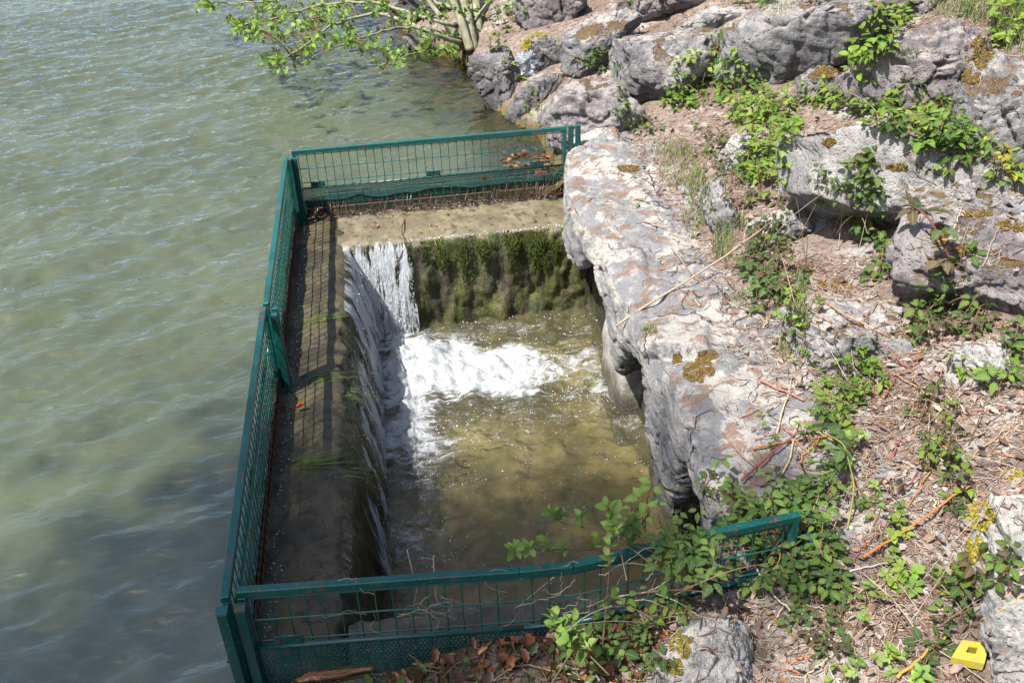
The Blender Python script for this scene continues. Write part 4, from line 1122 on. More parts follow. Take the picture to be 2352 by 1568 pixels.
bramble('dark bramble leaves around the yellow block', [(2185, 1425, 26, 16), (2140, 1480, 22, 22), (2120, 1530, 24, 16)], 16, .048, DARK, .035)
bramble('bramble shoots beside the white rounded rock at the bottom', [(1850, 1440, 50, 40), (1900, 1500, 50, 34), (1930, 1420, 30, 20)], 34, .040, MID + PURP, .05)
SOFT = dict(kind='oval', tri=False, name='leafy_shoot', cat='shoot', group='small leafy shoots on the bank')
bramble('round leaved green shoots along the litter above the fence end', [(1900, 1050, 60, 50), (1960, 1030, 50, 40), (1930, 1110, 40, 40), (1870, 1010, 40, 20), (1990, 1170, 50, 50)], 44, .034, SPRIG + MID, .08, **SOFT)
bramble('fresh green shoot standing alone above the red twigs', [(2060, 1220, 26, 26), (2040, 1270, 20, 20), (2080, 1330, 20, 18)], 14, .050, BRIGHT, .05, **SOFT)
bramble('pale green shoots near the bottom edge by the dead leaves', [(2060, 1350, 50, 24), (2010, 1390, 26, 16), (2130, 1350, 26, 16), (1920, 1560, 40, 20), (2040, 1530, 34, 26), (2120, 1570, 40, 16), (1960, 1480, 20, 20)], 34, .044, BRIGHT + SPRIG, .05, **SOFT)
bramble('small rosette shoots on the ledge litter', [(1850, 990, 16, 10), (1765, 990, 12, 10), (1780, 1030, 20, 22), (1560, 420, 10, 10), (1750, 960, 10, 8), (1475, 470, 10, 8)], 22, .022, SPRIG + MID, .02, **SOFT)
bramble('mixed green shoots beside the low flat topped block', [(1830, 770, 36, 40), (1850, 830, 30, 30), (1800, 700, 40, 40), (1860, 720, 20, 12)], 46, .036, BRIGHT + MID, .07, **SOFT)
bramble('weedy shoots at the foot of the top boulders', [(1530, 20, 40, 20), (1450, 10, 30, 16), (1720, 8, 60, 12), (1880, 5, 40, 8)], 50, .06, MID + PURP, .12, **SOFT)
bramble('dark leafy shoots among the stones behind the tree trunk', [(1150, 60, 30, 40), (1180, 30, 26, 26), (1140, 110, 30, 14)], 60, .05, DARK + MID, .14, **SOFT)
bramble('tall broad leaved weed at the top right corner', [(2310, 80, 40, 36), (2330, 40, 26, 30)], 30, .10, BRIGHT, .10, kind='lance', tri=False, name='weed', cat='weed', group='small leafy shoots on the bank')
bramble('tiny shoots sprouting by the plastic bag', [(1205, 185, 22, 10), (1170, 150, 24, 16)], 14, .04, BRIGHT, .05, **SOFT)

# arching bramble cane at the right
def cane(label, pts, r0, r1, tint, leaf_at, pal, size):
    P = [hit(u, v)[0] + ZV * h for u, v, h in pts]
    P = np.array(P); k = np.linspace(0, len(P) - 1, 24)
    P = np.stack([np.interp(k, np.arange(len(P)), P[:, c]) for c in range(3)], -1)
    for _ in range(3): P[1:-1] = P[1:-1] * .5 + (P[:-2] + P[2:]) * .25
    root = thing('bramble_cane', label, 'bramble', P[0], 'arching bramble canes')
    MB().tube(P, np.linspace(r0, r1, 24), 6, tint).build('stem', M['twig'], root)
    lb = MB()
    for t in leaf_at:
        p = P[int(t * 23)]
        l = unit(RNG.normal(size=(1, 3)) * np.array([1, 1, .3])); nr = unit(ZV[None] + RNG.normal(size=(1, 3)) * .3)
        tt = pick(pal, 1); sd = unit(np.cross(nr, l)); b = p[None] + l * .03
        for dd in (l, sd + l * .3, -sd + l * .3): leaves(lb, 'bramble', b, dd, nr, np.array([size * RNG.uniform(.8, 1.1)]), tt)
    lb.build('foliage', M['leaf'], root)
cane('long purple bramble cane arching from the slab to the pinkish boulder', [(2215, 720, .02), (2170, 650, .10), (2120, 580, .14), (2080, 535, .12), (2050, 525, .10)], .006, .003, (.12, .05, .045), (.3, .45, .6, .75, .9, .98, .85), PURP, .075)
cane('yellow green bramble cane bending down to the near fence end', [(1945, 1220, .01), (1955, 1160, .08), (1925, 1095, .14), (1880, 1070, .14)], .0035, .002, (.22, .22, .06), (.5, .7, .9, 1.0), DARK, .06)

# ------------------------------------------------------------------ thin sprigs and dried vines on the near fence
def sprig(label, path, clusters, size):
    """path: (x, y, z) world points of the twig."""
    P = np.array(path, float); k = np.linspace(0, len(P) - 1, 5 * len(P))
    P = np.stack([np.interp(k, np.arange(len(P)), P[:, c]) for c in range(3)], -1)
    for _ in range(2): P[1:-1] = P[1:-1] * .5 + (P[:-2] + P[2:]) * .25
    root = thing('leafy_sprig', label, 'sprig', P[0], 'leafy sprigs over the near fence')
    sb = MB(); sb.tube(P, np.linspace(.003, .0013, len(P)), 5, (.15, .11, .07))
    lb = MB()
    for t in clusters:
        p = P[min(len(P) - 1, int(t * (len(P) - 1)))]
        m = RNG.integers(6, 10)
        ax = unit(np.array([RNG.normal() * .5, RNG.normal() * .5, 1.0]))
        q = p + ax * .03
        sb.tube([p, q], [.0012, .0009], 4, (.18, .14, .08), caps=False)
        a = np.arange(m) * 2.4
        e1 = unit(np.cross(ax, [1, .2, 0])); e2 = np.cross(ax, e1)
        l = unit(np.cos(a)[:, None] * e1 + np.sin(a)[:, None] * e2 + ax * np.linspace(.1, 1.4, m)[:, None])
        leaves(lb, 'oval', p + ax * np.linspace(0, .03, m)[:, None], l, unit(ax + RNG.normal(size=(m, 3)) * .25), size * RNG.uniform(.7, 1.15, m), pick(SPRIG, m))
    sb.build('stem', M['twig'], root); lb.build('foliage', M['leaf_soft'], root)
def uy(u, v, y):
    d = ray(u, v); return CAM + d * ((y - CAM[1]) / d[1])
sprig('leafy sprig reaching left above the near fence rail', [uy(1560, 1245, .00), uy(1450, 1260, .03), uy(1320, 1262, .02), uy(1230, 1262, .0), uy(1175, 1265, .0)], (.25, .42, .58, .7, .85, 1.0), .034)
sprig('thin sprig with a pale tip held over the pool', [uy(1520, 1260, .05), uy(1440, 1240, .12), uy(1360, 1215, .16), uy(1290, 1200, .2), uy(1275, 1190, .2)], (.4, .62, .85, 1.0), .036)
sprig('upright sprig of toothed leaves in front of the bent rail', [uy(1384, 1480, -.16), uy(1392, 1400, -.12), uy(1400, 1300, -.09), uy(1405, 1220, -.06), uy(1405, 1180, -.05)], (.3, .5, .66, .8, .93, 1.0), .038)
sprig('low sprig with round leaves above the wet debris', [uy(1400, 1550, -.35), uy(1350, 1500, -.3), uy(1310, 1470, -.28), uy(1290, 1440, -.26)], (.4, .6, .8, 1.0), .040)
sprig('grey stemmed sprig at the bottom edge under the fence', [uy(1260, 1580, -.4), uy(1310, 1500, -.33), uy(1330, 1450, -.3), uy(1270, 1440, -.28)], (.5, .8, 1.0), .036)
# pale dead vine threads on the mesh
vine = MB()
for k in range(34):
    x0 = RNG.uniform(.35, 1.35); z0 = RNG.uniform(-.30, .0); n = 14
    a = np.cumsum(RNG.normal(size=n) * .55) + RNG.choice([0, math.pi, -1.6])
    st = RNG.uniform(.010, .02)
    px = x0 + np.cumsum(np.cos(a)) * st; pz = np.clip(z0 + np.cumsum(np.sin(a)) * st * .8, -.36, .02)
    yy = np.where(px < 1.045, .036 - .069 * px, -.033 + (px - 1.045) * .127)
    vine.tube(np.stack([px, yy - .012 - .01 * RNG.random(n), pz], -1), RNG.uniform(.0008, .0015), 4, pick([(.42, .36, .29), (.30, .25, .19)], 1)[0], caps=False)
for (u0, v0, u1, v1) in ((935, 1262, 940, 1440), (995, 1275, 1030, 1420), (1180, 1400, 1290, 1310)):
    a, b = uy(u0, v0, .02), uy(u1, v1, .02); vine.tube([a, (a + b) / 2 + RNG.normal(size=3) * .012, b], [.0016, .002, .0024], 4, (.40, .34, .28))
tag(vine.build('dead_vine', M['twig']), 'pale dry vine threads tangled in the near fence mesh', 'vine')

# ------------------------------------------------------------------ tree leaning over the lake
tb, _ = hit(1088, 112); TD = (tb - CAM) @ FW
tree = thing('lakeside_tree', 'multi stemmed shoreline tree with fresh leaves reaching over the lake', 'tree', tb)
def smooth_path(P, n=26, it=3, wob=0.0):
    P = np.array(P, float); k = np.linspace(0, len(P) - 1, n)
    P = np.stack([np.interp(k, np.arange(len(P)), P[:, c]) for c in range(3)], -1)
    for _ in range(it): P[1:-1] = P[1:-1] * .5 + (P[:-2] + P[2:]) * .25
    if wob: P[1:-1] += RNG.normal(size=(n - 2, 3)) * wob
    return P
LIMB = []
def bough(u, v, d=0.0, zz=.42):
    rz = ray(u, v); dp = (LAKE_Z + zz - CAM[2]) / rz[2]
    k_ = float(np.clip((1060 - u) / 160, 0, 1))
    return CAM + rz * ((TD + d) * (1 - k_) + min(dp, TD + 2.5) * k_)
for pts, r0, r1 in (
    ([(1086, 118, 0), (1076, 60, 0), (1062, 0, .05), (1050, -130, .1), (1030, -320, .2)], .058, .036),
    ([(1096, 116, .1), (1098, 50, .1), (1092, 0, .15), (1085, -150, .2), (1090, -330, .3)], .045, .030),
    ([(1080, 116, -.05), (1062, 55, -.1), (1040, 0, -.1), (1005, -110, -.1)], .040, .024),
    ([(1076, 112, .05), (1030, 60, .0), (985, 5, 0), (950, -80, .1)], .028, .016)):
    P = smooth_path([und(u, v, TD + d) for u, v, d in pts]); LIMB.append(P)
    MB().tube(P, np.linspace(r0, r1, len(P)), 9).build('trunk', M['bark'], tree)
for pts, r0, r1 in (
    ([(1066, 100, 0), (1000, 80, -.1), (937, 55, -.2), (878, 28, -.3), (819, 38, -.4), (741, 66, -.5), (690, 120, -.6), (640, 140, -.65)], .022, .005),
    ([(1062, 92, 0), (990, 68, 0), (920, 62, -.1), (850, 80, -.3), (770, 108, -.5), (690, 148, -.6)], .015, .004),
    ([(1050, 60, 0), (1000, 50, -.2), (930, 25, -.4), (840, 0, -.5), (730, 12, -.7), (640, 40, -.8), (560, 62, -.9), (528, 52, -.9)], .018, .004),
    ([(1060, 110, 0), (1000, 118, -.1), (930, 128, -.3), (880, 160, -.4)], .010, .003),
    ([(1040, 20, 0), (960, -14, -.3), (820, -20, -.6), (680, -6, -.9), (560, 8, -1.1), (470, 8, -1.2)], .016, .004),
    ([(1070, 70, 0), (1110, 20, .1), (1150, -40, .1)], .012, .006)):
    P = smooth_path([bough(u, v, d) for u, v, d in pts], wob=.006); LIMB.append(P)
    MB().tube(P, np.linspace(r0, r1, len(P)), 7).build('branch', M['bark'], tree)
LP = np.concatenate(LIMB)
lf, tw = MB(), MB()
for u, v, ru, rv, n, dd in ((640, 50, 70, 45, 34, -.75), (720, 30, 70, 30, 26, -.6), (570, 65, 40, 22, 16, -.9), (540, 50, 16, 14, 7, -.95), (620, 140, 40, 16, 12, -.65), (690, 125, 34, 26, 13, -.6),
                          (760, 60, 70, 36, 22, -.5), (800, 100, 50, 24, 8, -.45), (870, 100, 46, 36, 12, -.35), (900, 30, 60, 30, 12, -.3), (960, 60, 50, 40, 13, -.15), (1010, 100, 40, 30, 14, -.1),
                          (1050, 120, 26, 14, 8, 0), (480, 12, 30, 14, 8, -1.2), (1040, 30, 40, 30, 12, 0), (820, 5, 60, 20, 16, -.6), (580, 5, 50, 16, 10, -1.0), (950, 130, 40, 20, 7, -.3), (1100, 20, 30, 30, 8, .1)):
    U, Vv = in_ellipse(n, u, v, ru, rv)
    for a, b in zip(U, Vv):
        tip = bough(a, b, dd + RNG.normal() * .1, .42 + RNG.normal() * .12)
        j = np.argmin(((LP - tip) ** 2).sum(1)); s0 = LP[j]
        mid = (s0 + tip) / 2 + RNG.normal(size=3) * .03 + ZV * .02
        tw.tube(smooth_path([s0, mid, tip], 7, 1), np.linspace(.0042, .0016, 7), 4, pick([(.14, .10, .06)], 1)[0], caps=False)
        m = RNG.integers(5, 9); dirn = unit(tip - s0)
        l = unit(dirn * .7 + RNG.normal(size=(m, 3)) * .7); p = tip - dirn * (RNG.random((m, 1)) * .10) + RNG.normal(size=(m, 3)) * .008
        leaves(lf, 'oval', p, l, unit(ZV + RNG.normal(size=(m, 3)) * .6), .058 * RNG.uniform(.55, 1.2, m), pick([(.16, .27, .035), (.13, .23, .03), (.20, .31, .05), (.10, .18, .03)], m))
lf.build('crown', M['leaf_soft'], tree); tw.build('twig', M['twig'], tree)['kind'] = 'stuff'

# tree on the bank behind the viewer whose crown shades the lake corner and the near fence
sh = thing('shade_tree', 'tall leafy tree on the near bank that dapples the lake corner with shade', 'tree', (-7.2, -9.0, -.2))
P = smooth_path([(-7.2, -9.0, -.6), (-7.3, -8.6, 4.0), (-7.6, -7.4, 8.5), (-7.9, -5.9, 13.0)], 24)
MB().tube(P, np.linspace(.30, .06, 24), 12).build('trunk', M['bark'], sh)
cm = MB(); n = 16000
cl = np.array([.15, .30, -.36]) + RNG.normal(size=(46, 3)) * np.array([.45, .45, .8]) + SUN_FROM * 16.5
p = np.concatenate([np.array([-1.7, -1.15, -.36]) + RNG.normal(size=(12000, 3)) * np.array([1.35, .85, .9]) + SUN_FROM * 16.5, cl[RNG.integers(0, 46, 4000)] + RNG.normal(size=(4000, 3)) * .25])
leaves(cm, 'small', p, RNG.normal(size=(n, 3)), unit(ZV + RNG.normal(size=(n, 3)) * .6), RNG.uniform(.07, .13, n), pick(MID, n))
cl = p[RNG.integers(0, n, 170)]
cm.build('crown', M['leaf_soft'], sh)
bm_ = MB()
for k in range(0, 150, 5): bm_.tube(smooth_path([P[19], (P[19] + cl[k]) / 2 + ZV * .1, cl[k]], 6, 1), np.linspace(.03, .008, 6), 5)
bm_.build('branch', M['bark'], sh)['kind'] = 'stuff'

# ------------------------------------------------------------------ sticks
def stick(name, label, P, r, tint, group=None, cat='twig', wob=.004):
    P = smooth_path(P, 12, 2, wob)
    o = MB().tube(P, np.linspace(r, r * .6, 12), 5, tint)
    return tag(o.build(name, M['twig'], origin=P[0]), label, cat, group)
q1 = hit(1490, 703)[0] + ZV * .014 - FW * .02
d2 = (hit(1690, 575)[0] - CAM) @ FW - .22
q2 = und(1690, 575, d2); q0 = q1 + (q1 - q2) * .42; q0 = und(1415, 748, (q0 - CAM) @ FW)
q3 = und(1790, 495, d2 + .30); q4 = und(1868, 440, d2 + .55)
P = np.array([q0, q1, q2, q3, q4])
stick('stick', 'long thin stick lying across the ledge and jutting over the pool', [q0, q1, (q1 + q2) / 2, q2, q3, q4], .0062, (.36, .29, .21), cat='stick', wob=.0015)
def gstick(name, label, pts, r, tint, group=None, h=.012, cat='twig'):
    return stick(name, label, [hit(u, v)[0] + ZV * h for u, v in pts], r, tint, group, cat, .002)
OR = (.46, .17, .055); BR = (.30, .19, .12); PA = (.48, .37, .24); RD = (.25, .075, .06)
gstick('stick', 'dark red stick with a cut end lying above the near fence', [(1702, 1118), (1760, 1062), (1835, 1005)], .0058, RD, h=.03, cat='stick')
gstick('stick', 'pale brown bent stick beside the red stick', [(1790, 1100), (1815, 1060), (1822, 1000), (1835, 975)], .0042, PA, cat='stick')
gstick('stick', 'straight pale stick on the ledge litter above the red stick', [(1783, 1002), (1800, 940), (1820, 870)], .0042, PA, cat='stick')
gstick('stick', 'thin brown stick crossing under the red stick', [(1660, 1000), (1700, 1050), (1760, 1100), (1790, 1130)], .0036, BR, cat='stick')
gstick('stick', 'orange stick pointing left from the leafy clump', [(1729, 1036), (1790, 1022), (1860, 1012), (1933, 1006)], .0046, OR, cat='stick')
gstick('stick', 'reddish twig trailing along the top of the ledge', [(1530, 550), (1560, 600), (1600, 650), (1650, 675)], .0040, (.34, .22, .15), cat='stick')
gstick('stick', 'short stout broken stick on the ledge top', [(1480, 512), (1505, 522), (1530, 528)], .0055, (.33, .24, .19), cat='stick')
gstick('stick', 'thick reddish stick at the left of the leafy bramble clump', [(1745, 878), (1800, 905), (1845, 925)], .0060, (.33, .15, .11), cat='stick')
gstick('stick', 'long straight orange stick running diagonally over the dead leaves', [(1979, 1295), (2060, 1245), (2150, 1180), (2228, 1128)], .0050, OR, h=.03, cat='stick')
gstick('stick', 'bright orange stick ending beside the yellow block', [(2058, 1567), (2110, 1520), (2173, 1467)], .0050, (.52, .25, .07), h=.02, cat='stick')
gstick('stick', 'upper of two tan sticks on the pale rock above the yellow block', [(2246, 1425), (2290, 1390), (2342, 1349)], .0042, (.50, .29, .13), cat='stick')
gstick('stick', 'lower of two tan sticks on the pale rock above the yellow block', [(2252, 1430), (2300, 1402), (2351, 1373)], .0044, (.55, .33, .12), cat='stick')
gstick('stick', 'orange twig arching over the litter beside the flat block', [(1870, 690), (1900, 715), (1960, 750), (2040, 790)], .0036, (.50, .26, .12), h=.03, cat='stick')
gstick('stick', 'white forked stick in front of the near fence', [(1710, 1255), (1730, 1330), (1770, 1390), (1810, 1430)], .0042, (.50, .44, .37), h=.05, cat='stick')
gstick('stick', 'brown dead cane sticking up behind the white rounded rock', [(1885, 1390), (1890, 1330), (1896, 1280)], .0055, (.34, .15, .08), h=.02, cat='stick')
gstick('stick', 'stiff pale branch fallen across the litter at the right', [(1905, 1330), (1980, 1310), (2060, 1290)], .0042, (.42, .34, .27), cat='stick')
gstick('stick', 'green yellow stick between the round leaved shoots', [(1860, 990), (1900, 1012), (1960, 1040)], .0048, (.36, .34, .14), cat='stick')
TW = 'dry twigs scattered over the litter'
k = 0
while k < 120:
    u = RNG.uniform(1480, 2345); v = RNG.uniform(480, 1560)
    if u < 1560 + (v - 480) * .28 and v < 1250: continue
    if v > 1250 and u < 1760: continue
    p, nn_ = hit(u, v)
    if nn_[2] < .55: continue
    k += 1
    L = RNG.uniform(.05, .26); a = RNG.normal() * .9 + 1.0
    q = p + np.array([math.cos(a), math.sin(a), 0]) * L
    g2, _ = drop(q[0], q[1])
    if g2 is None or abs(g2[2] - p[2]) > .14: continue
    tint = pick([OR, BR, PA, RD, BR, (.40, .15, .06)] if v > 850 else [BR, PA, (.36, .27, .2)], 1)[0]
    stick('twig', 'thin dry twig lying on the litter of the bank', [p + ZV * .006, (p + g2) / 2 + ZV * .016, g2 + ZV * .008], RNG.uniform(.0014, .0036), tint, TW)

# ------------------------------------------------------------------ litter, dead leaves, stones
def bank_points(n, y0=-1.3, y1=6.2, nzmin=.5, ledge_thin=.5):
    out = []
    while len(out) < n:
        y = RNG.uniform(y0, y1); x = RNG.uniform(1.5 if y > -.06 else .95, 5.0)
        d2_ = (x - CAM[0]) ** 2 + (y - CAM[1]) ** 2 + 3
        if RNG.random() > 6.0 / d2_: continue
        p, nr = drop(x, y)
        if p is None or nr[2] < nzmin or p[2] < -.30: continue
        onrock = p[2] > T(x, y) + .07
        if onrock and RNG.random() > .25: continue
        if x < 2.0 and y > .25 and RNG.random() > ledge_thin * sstep(1.5, 2.0, x) + .04: continue
        if y < 0 and x < 1.6 + .3: pass
        out.append((p, nr))
    return np.array([o[0] for o in out]), np.array([o[1] for o in out])
def straw(mb, P, N, L, r, tint):
    n = len(P); a = RNG.random(n) * 2 * np.pi
    d = np.stack([np.cos(a), np.sin(a), 0 * a], -1); d = unit(d - (d * N).sum(1, keepdims=True) * N)
    sd = np.cross(N, d); bend = RNG.normal(size=(n, 1)) * .18; lift = RNG.uniform(0, .35, (n, 1))
    K = np.stack([P - d * L[:, None] / 2, P + sd * bend * L[:, None], P + d * L[:, None] / 2 + N * lift * L[:, None] * .5], 1) + N[:, None] * .004
    th = np.array([0, 2.1, 4.2])
    V = K[:, :, None] + r[:, None, None, None] * (np.cos(th)[None, None, :, None] * sd[:, None, None] + np.sin(th)[None, None, :, None] * N[:, None, None])
    q = []
    for i in (0, 1):
        for j in range(3): q.append((i * 3 + j, i * 3 + (j + 1) % 3, (i + 1) * 3 + (j + 1) % 3, (i + 1) * 3 + j))
    Q = (np.array(q)[None] + (np.arange(n) * 9)[:, None, None]).reshape(-1, 4)
    mb.add(V.reshape(-1, 3), [Q], tint=np.repeat(tint, 9, 0))
SP = [(.33, .25, .19), (.38, .30, .235), (.26, .175, .125), (.43, .36, .295), (.16, .10, .07), (.35, .235, .165), (.29, .23, .19)]
P, N = bank_points(38000); mb = MB()
straw(mb, P, N, RNG.uniform(.015, .065, len(P)), RNG.uniform(.0010, .0028, len(P)), pick(SP, len(P)))
tag(mb.build('straw_litter', M['litter']), 'dry straw and needle litter covering the bank', 'litter', kind='stuff')
P, N = bank_points(9500, ledge_thin=.15); mb = MB()
near = RNG.random(len(P)) < np.where(P[:, 1] < 1.2, 1.0, .35)
P, N = P[near], N[near]; n = len(P)
leaves(mb, 'dead', P + N * .006, unit(RNG.normal(size=(n, 3)) * np.array([1, 1, .25])), unit(N + RNG.normal(size=(n, 3)) * .45), RNG.uniform(.010, .038, n),
       pick([(.27, .20, .155), (.32, .25, .205), (.20, .135, .10), (.31, .26, .23), (.14, .09, .065), (.25, .15, .095), (.24, .195, .165)], n))
tag(mb.build('leaf_litter', M['litter']), 'curled dead leaves lying on the bank', 'litter', kind='stuff')
P, N = bank_points(1000, ledge_thin=1.0); mb = MB()
n = len(P); blobs(mb, P + N * .002, RNG.gamma(1.5, .0025, n) + .0015, RNG.uniform(.5, 1.3, (n, 3)), pick([(.46, .42, .37), (.34, .31, .29), (.52, .48, .43)], n))
tag(mb.build('stone_crumbs', M['litter'], smooth=False), 'small white stone crumbs among the litter', 'stones', kind='stuff')

dm = MB()
for u, v, ru, rv, n in ((1800, 1200, 130, 90, 34), (1560, 1390, 160, 90, 30), (1960, 900, 110, 90, 22), (2140, 1010, 90, 120, 26), (1780, 640, 90, 90, 18), (2000, 560, 90, 110, 18), (1740, 380, 110, 80, 16), (2120, 320, 120, 70, 16), (2180, 720, 110, 70, 18), (2120, 1380, 140, 110, 26)):
    U, Vv = in_ellipse(n, u, v, ru, rv)
    for a, b in zip(U, Vv):
        p, nr = hit(a, b); L = RNG.uniform(.08, .3); az = RNG.uniform(0, 6.28)
        dv = np.array([math.cos(az), math.sin(az), RNG.uniform(-.05, .5)]); q = p + unit(dv) * L
        g2, _ = drop(q[0], q[1])
        if g2 is not None and q[2] < g2[2]: q[2] = g2[2] + .008
        mid = (p + q) / 2 + ZV * L * .12 + RNG.normal(size=3) * .01
        dm.tube(smooth_path([p + ZV * .004, mid, q], 6, 1), np.linspace(.0019, .0009, 6) * RNG.uniform(.6, 1.3), 4, pick([(.27, .20, .14), (.34, .28, .21), (.22, .10, .07), (.15, .09, .06), (.38, .31, .22)], 1)[0], caps=False)
tag(dm.build('dry_stems', M['twig']), 'dry dead stems criss crossing through the brambles and litter', 'stems', kind='stuff')

# ------------------------------------------------------------------ grass
def blades(mb, P, L, tint, lean=.5, droopv=None, w=.0018, rise=1.0):
    n = len(P); a = RNG.random(n) * 2 * np.pi
    d = np.stack([np.cos(a), np.sin(a), 0 * a], -1)
    if droopv is not None: d = unit(d * .22 + np.asarray(droopv))
    ln = RNG.uniform(.2, 1.0, (n, 1)) * lean
    sd = np.cross(ZV, d); ts = np.array([0, .4, .75, 1.0])
    V = []
    for t in ts:
        c = P + L[:, None] * (ZV * rise * (t - .35 * t * t * ln) + d * ln * t * t)
        ww = w * (1 - t) ** .6 * RNG.uniform(.7, 1.3)
        V += [c - sd * ww, c + sd * ww]
    V = np.stack(V, 1)
    q = [(2 * i, 2 * i + 1, 2 * i + 3, 2 * i + 2) for i in range(3)]
    Q = (np.array(q)[None] + (np.arange(n) * 8)[:, None, None]).reshape(-1, 4)
    mb.add(V.reshape(-1, 3), [Q], tint=np.repeat(tint, 8, 0))
GR = [(.12, .21, .035), (.17, .26, .05), (.09, .17, .03), (.28, .27, .12), (.34, .29, .17)]
mb = MB()
for u, v, ru, rv, n, L in ((1560, 390, 46, 50, 420, .06), (1600, 440, 30, 40, 260, .07), (1540, 340, 50, 24, 240, .05), (1660, 560, 26, 46, 330, .09), (1690, 520, 24, 20, 90, .07), (1830, 720, 22, 50, 200, .10), (1810, 800, 26, 30, 110, .06),
                          (2290, 30, 90, 36, 620, .14), (2180, 20, 60, 24, 260, .10), (2330, 90, 40, 40, 260, .14), (1490, 760, 20, 10, 60, .04), (1590, 510, 26, 40, 160, .045), (1740, 640, 30, 20, 100, .06), (1620, 490, 24, 30, 120, .05), (2080, 130, 30, 10, 40, .08), (1700, 690, 26, 20, 60, .05), (1780, 20, 40, 10, 80, .10)):
    U, Vv = in_ellipse(n, u, v, ru, rv); P = np.array([hit(a, b)[0] for a, b in zip(U, Vv)])
    blades(mb, P, L * RNG.uniform(.4, 1.2, n), pick(GR, n), .9)
tag(mb.build('grass', M['grass']), 'thin green grass sprouting along the ledge and slope', 'grass', kind='stuff')
mb = MB()
for x, y, n, L, dv in ((.10, 1.14, 60, .16, (1, -.05, 0)), (.10, 2.30, 44, .13, (1, -.02, 0)), (.12, 1.75, 30, .15, (1, .0, 0)), (.26, 1.62, 16, .18, (.9, -.2, -.5)), (.25, 1.05, 16, .2, (.9, -.1, -.4)), (1.1, 3.16, 14, .12, (.1, -1, -.3)), (.8, 3.16, 10, .14, (.1, -1, -.3))):
    P = np.stack([x + RNG.normal(size=n) * .03, y + RNG.normal(size=n) * .022, np.full(n, SILL_Z + .002)], -1)
    blades(mb, P, L * RNG.uniform(.5, 1.1, n), pick([(.15, .24, .04), (.22, .32, .07), (.08, .13, .03)], n), 1.4, dv, .0015, .12)
tag(mb.build('trailing_grass', M['grass']), 'wet grass combed flat by water on the weir sill', 'grass', kind='stuff')

# ------------------------------------------------------------------ moss cushions
def moss(label, spots, n, pal, size=.005):
    c0, _ = hit(spots[0][0], spots[0][1]); mb = MB()
    for u, v, ru, rv, fr in spots:
        m = int(n * fr * 2.4); U, Vv = in_ellipse(m, u, v, ru, rv)
        keep = pn(np.c_[U / 22, Vv / 22, U * 0]) > -.12 + .5 * (((U - u) / ru) ** 2 + ((Vv - v) / rv) ** 2 - .6)
        H = [hit(a, b) for a, b in zip(U[keep], Vv[keep])]
        P = np.array([h[0] for h in H]); N = np.array([h[1] for h in H]); m = len(P)
        bump = np.clip(fbm(P * 40, 2), -.3, 1) * .008 + .003
        blobs(mb, P + N * bump[:, None] * .6, size * .55 * RNG.uniform(.4, 1.5, m), RNG.uniform(.6, 1.3, (m, 3)), pick(pal, m))
    tag(mb.build('moss_cushion', M['moss'], smooth=False, origin=c0), label, 'moss', 'moss cushions on the stones', kind='stuff')
BM = [(.13, .080, .022), (.18, .115, .034), (.085, .052, .018), (.21, .15, .05), (.10, .075, .02)]
YM = [(.30, .25, .035), (.38, .32, .05), (.22, .19, .03), (.16, .13, .03)]
moss('largest brown moss cushion on the ledge edge', [(1605, 850, 38, 30, .6), (1560, 825, 24, 14, .2), (1625, 815, 26, 12, .2)], 1500, BM)
moss('yellow green moss cushion on the side of the whitish rock', [(2250, 1190, 38, 40, .55), (2240, 1260, 26, 34, .35), (2330, 1090, 34, 10, .1)], 2600, YM, .0052)
moss('orange brown moss patch at the far end of the ledge', [(1440, 388, 32, 9, 1)], 420, BM, .005)
moss('yellow moss on the small dark square block', [(1208, 105, 14, 24, .6), (1235, 80, 24, 6, .4)], 420, YM, .009)
moss('moss on the crest of the slanting slab', [(1990, 365, 34, 16, .5), (1905, 330, 16, 14, .2), (2060, 385, 26, 10, .15), (2250, 490, 40, 10, .15)], 900, BM, .006)
moss('moss streaks on the pinkish boulder', [(2160, 540, 24, 26, .3), (2220, 570, 34, 18, .3), (2320, 520, 34, 18, .4)], 800, BM, .006)
moss('moss clump above the low flat topped block', [(1920, 655, 44, 16, .7), (1855, 620, 20, 12, .3)], 700, BM, .006)
moss('moss on the pale crusted boulder shoulder', [(2250, 120, 34, 40, .7), (2230, 175, 22, 18, .3)], 700, BM, .009)
moss('moss left of the bright bramble gap', [(1900, 165, 34, 16, 1)], 300, BM, .009)
moss('olive moss on the left of the white rounded rock', [(1565, 1480, 26, 34, .7), (1550, 1530, 20, 24, .3)], 900, [(.20, .15, .03), (.14, .11, .025), (.26, .21, .05)], .0045)

# ------------------------------------------------------------------ debris by the near fence, floating leaves
n = 230; mb = MB()
x = RNG.uniform(1.25, 1.72, n); y = RNG.uniform(3.66, 4.15, n)
k = RNG.random(n) < sstep(1.2, 1.62, x) * sstep(4.3, 3.8, y) * 1.3; x, y = x[k], y[k]; n = len(x)
leaves(mb, 'small', np.stack([x, y, np.full(n, LAKE_Z + .010) + RNG.random(n) * .006], -1), RNG.normal(size=(n, 3)) * np.array([1, 1, .05]), unit(ZV + RNG.normal(size=(n, 3)) * .15), RNG.uniform(.03, .065, n), pick([(.24, .075, .025), (.30, .11, .04), (.16, .05, .022), (.26, .15, .07)], n))
tag(mb.build('floating_leaves', M['wetleaf']), 'orange dead leaves floating in the corner behind the far fence', 'leaves', kind='stuff')
n = 520; mb = MB()
x = RNG.uniform(.05, 1.3, n); y = -.075 - RNG.random(n) ** 1.3 * .4
z = np.maximum(T(x, y), LAKE_Z) + .004 + RNG.random(n) * .012
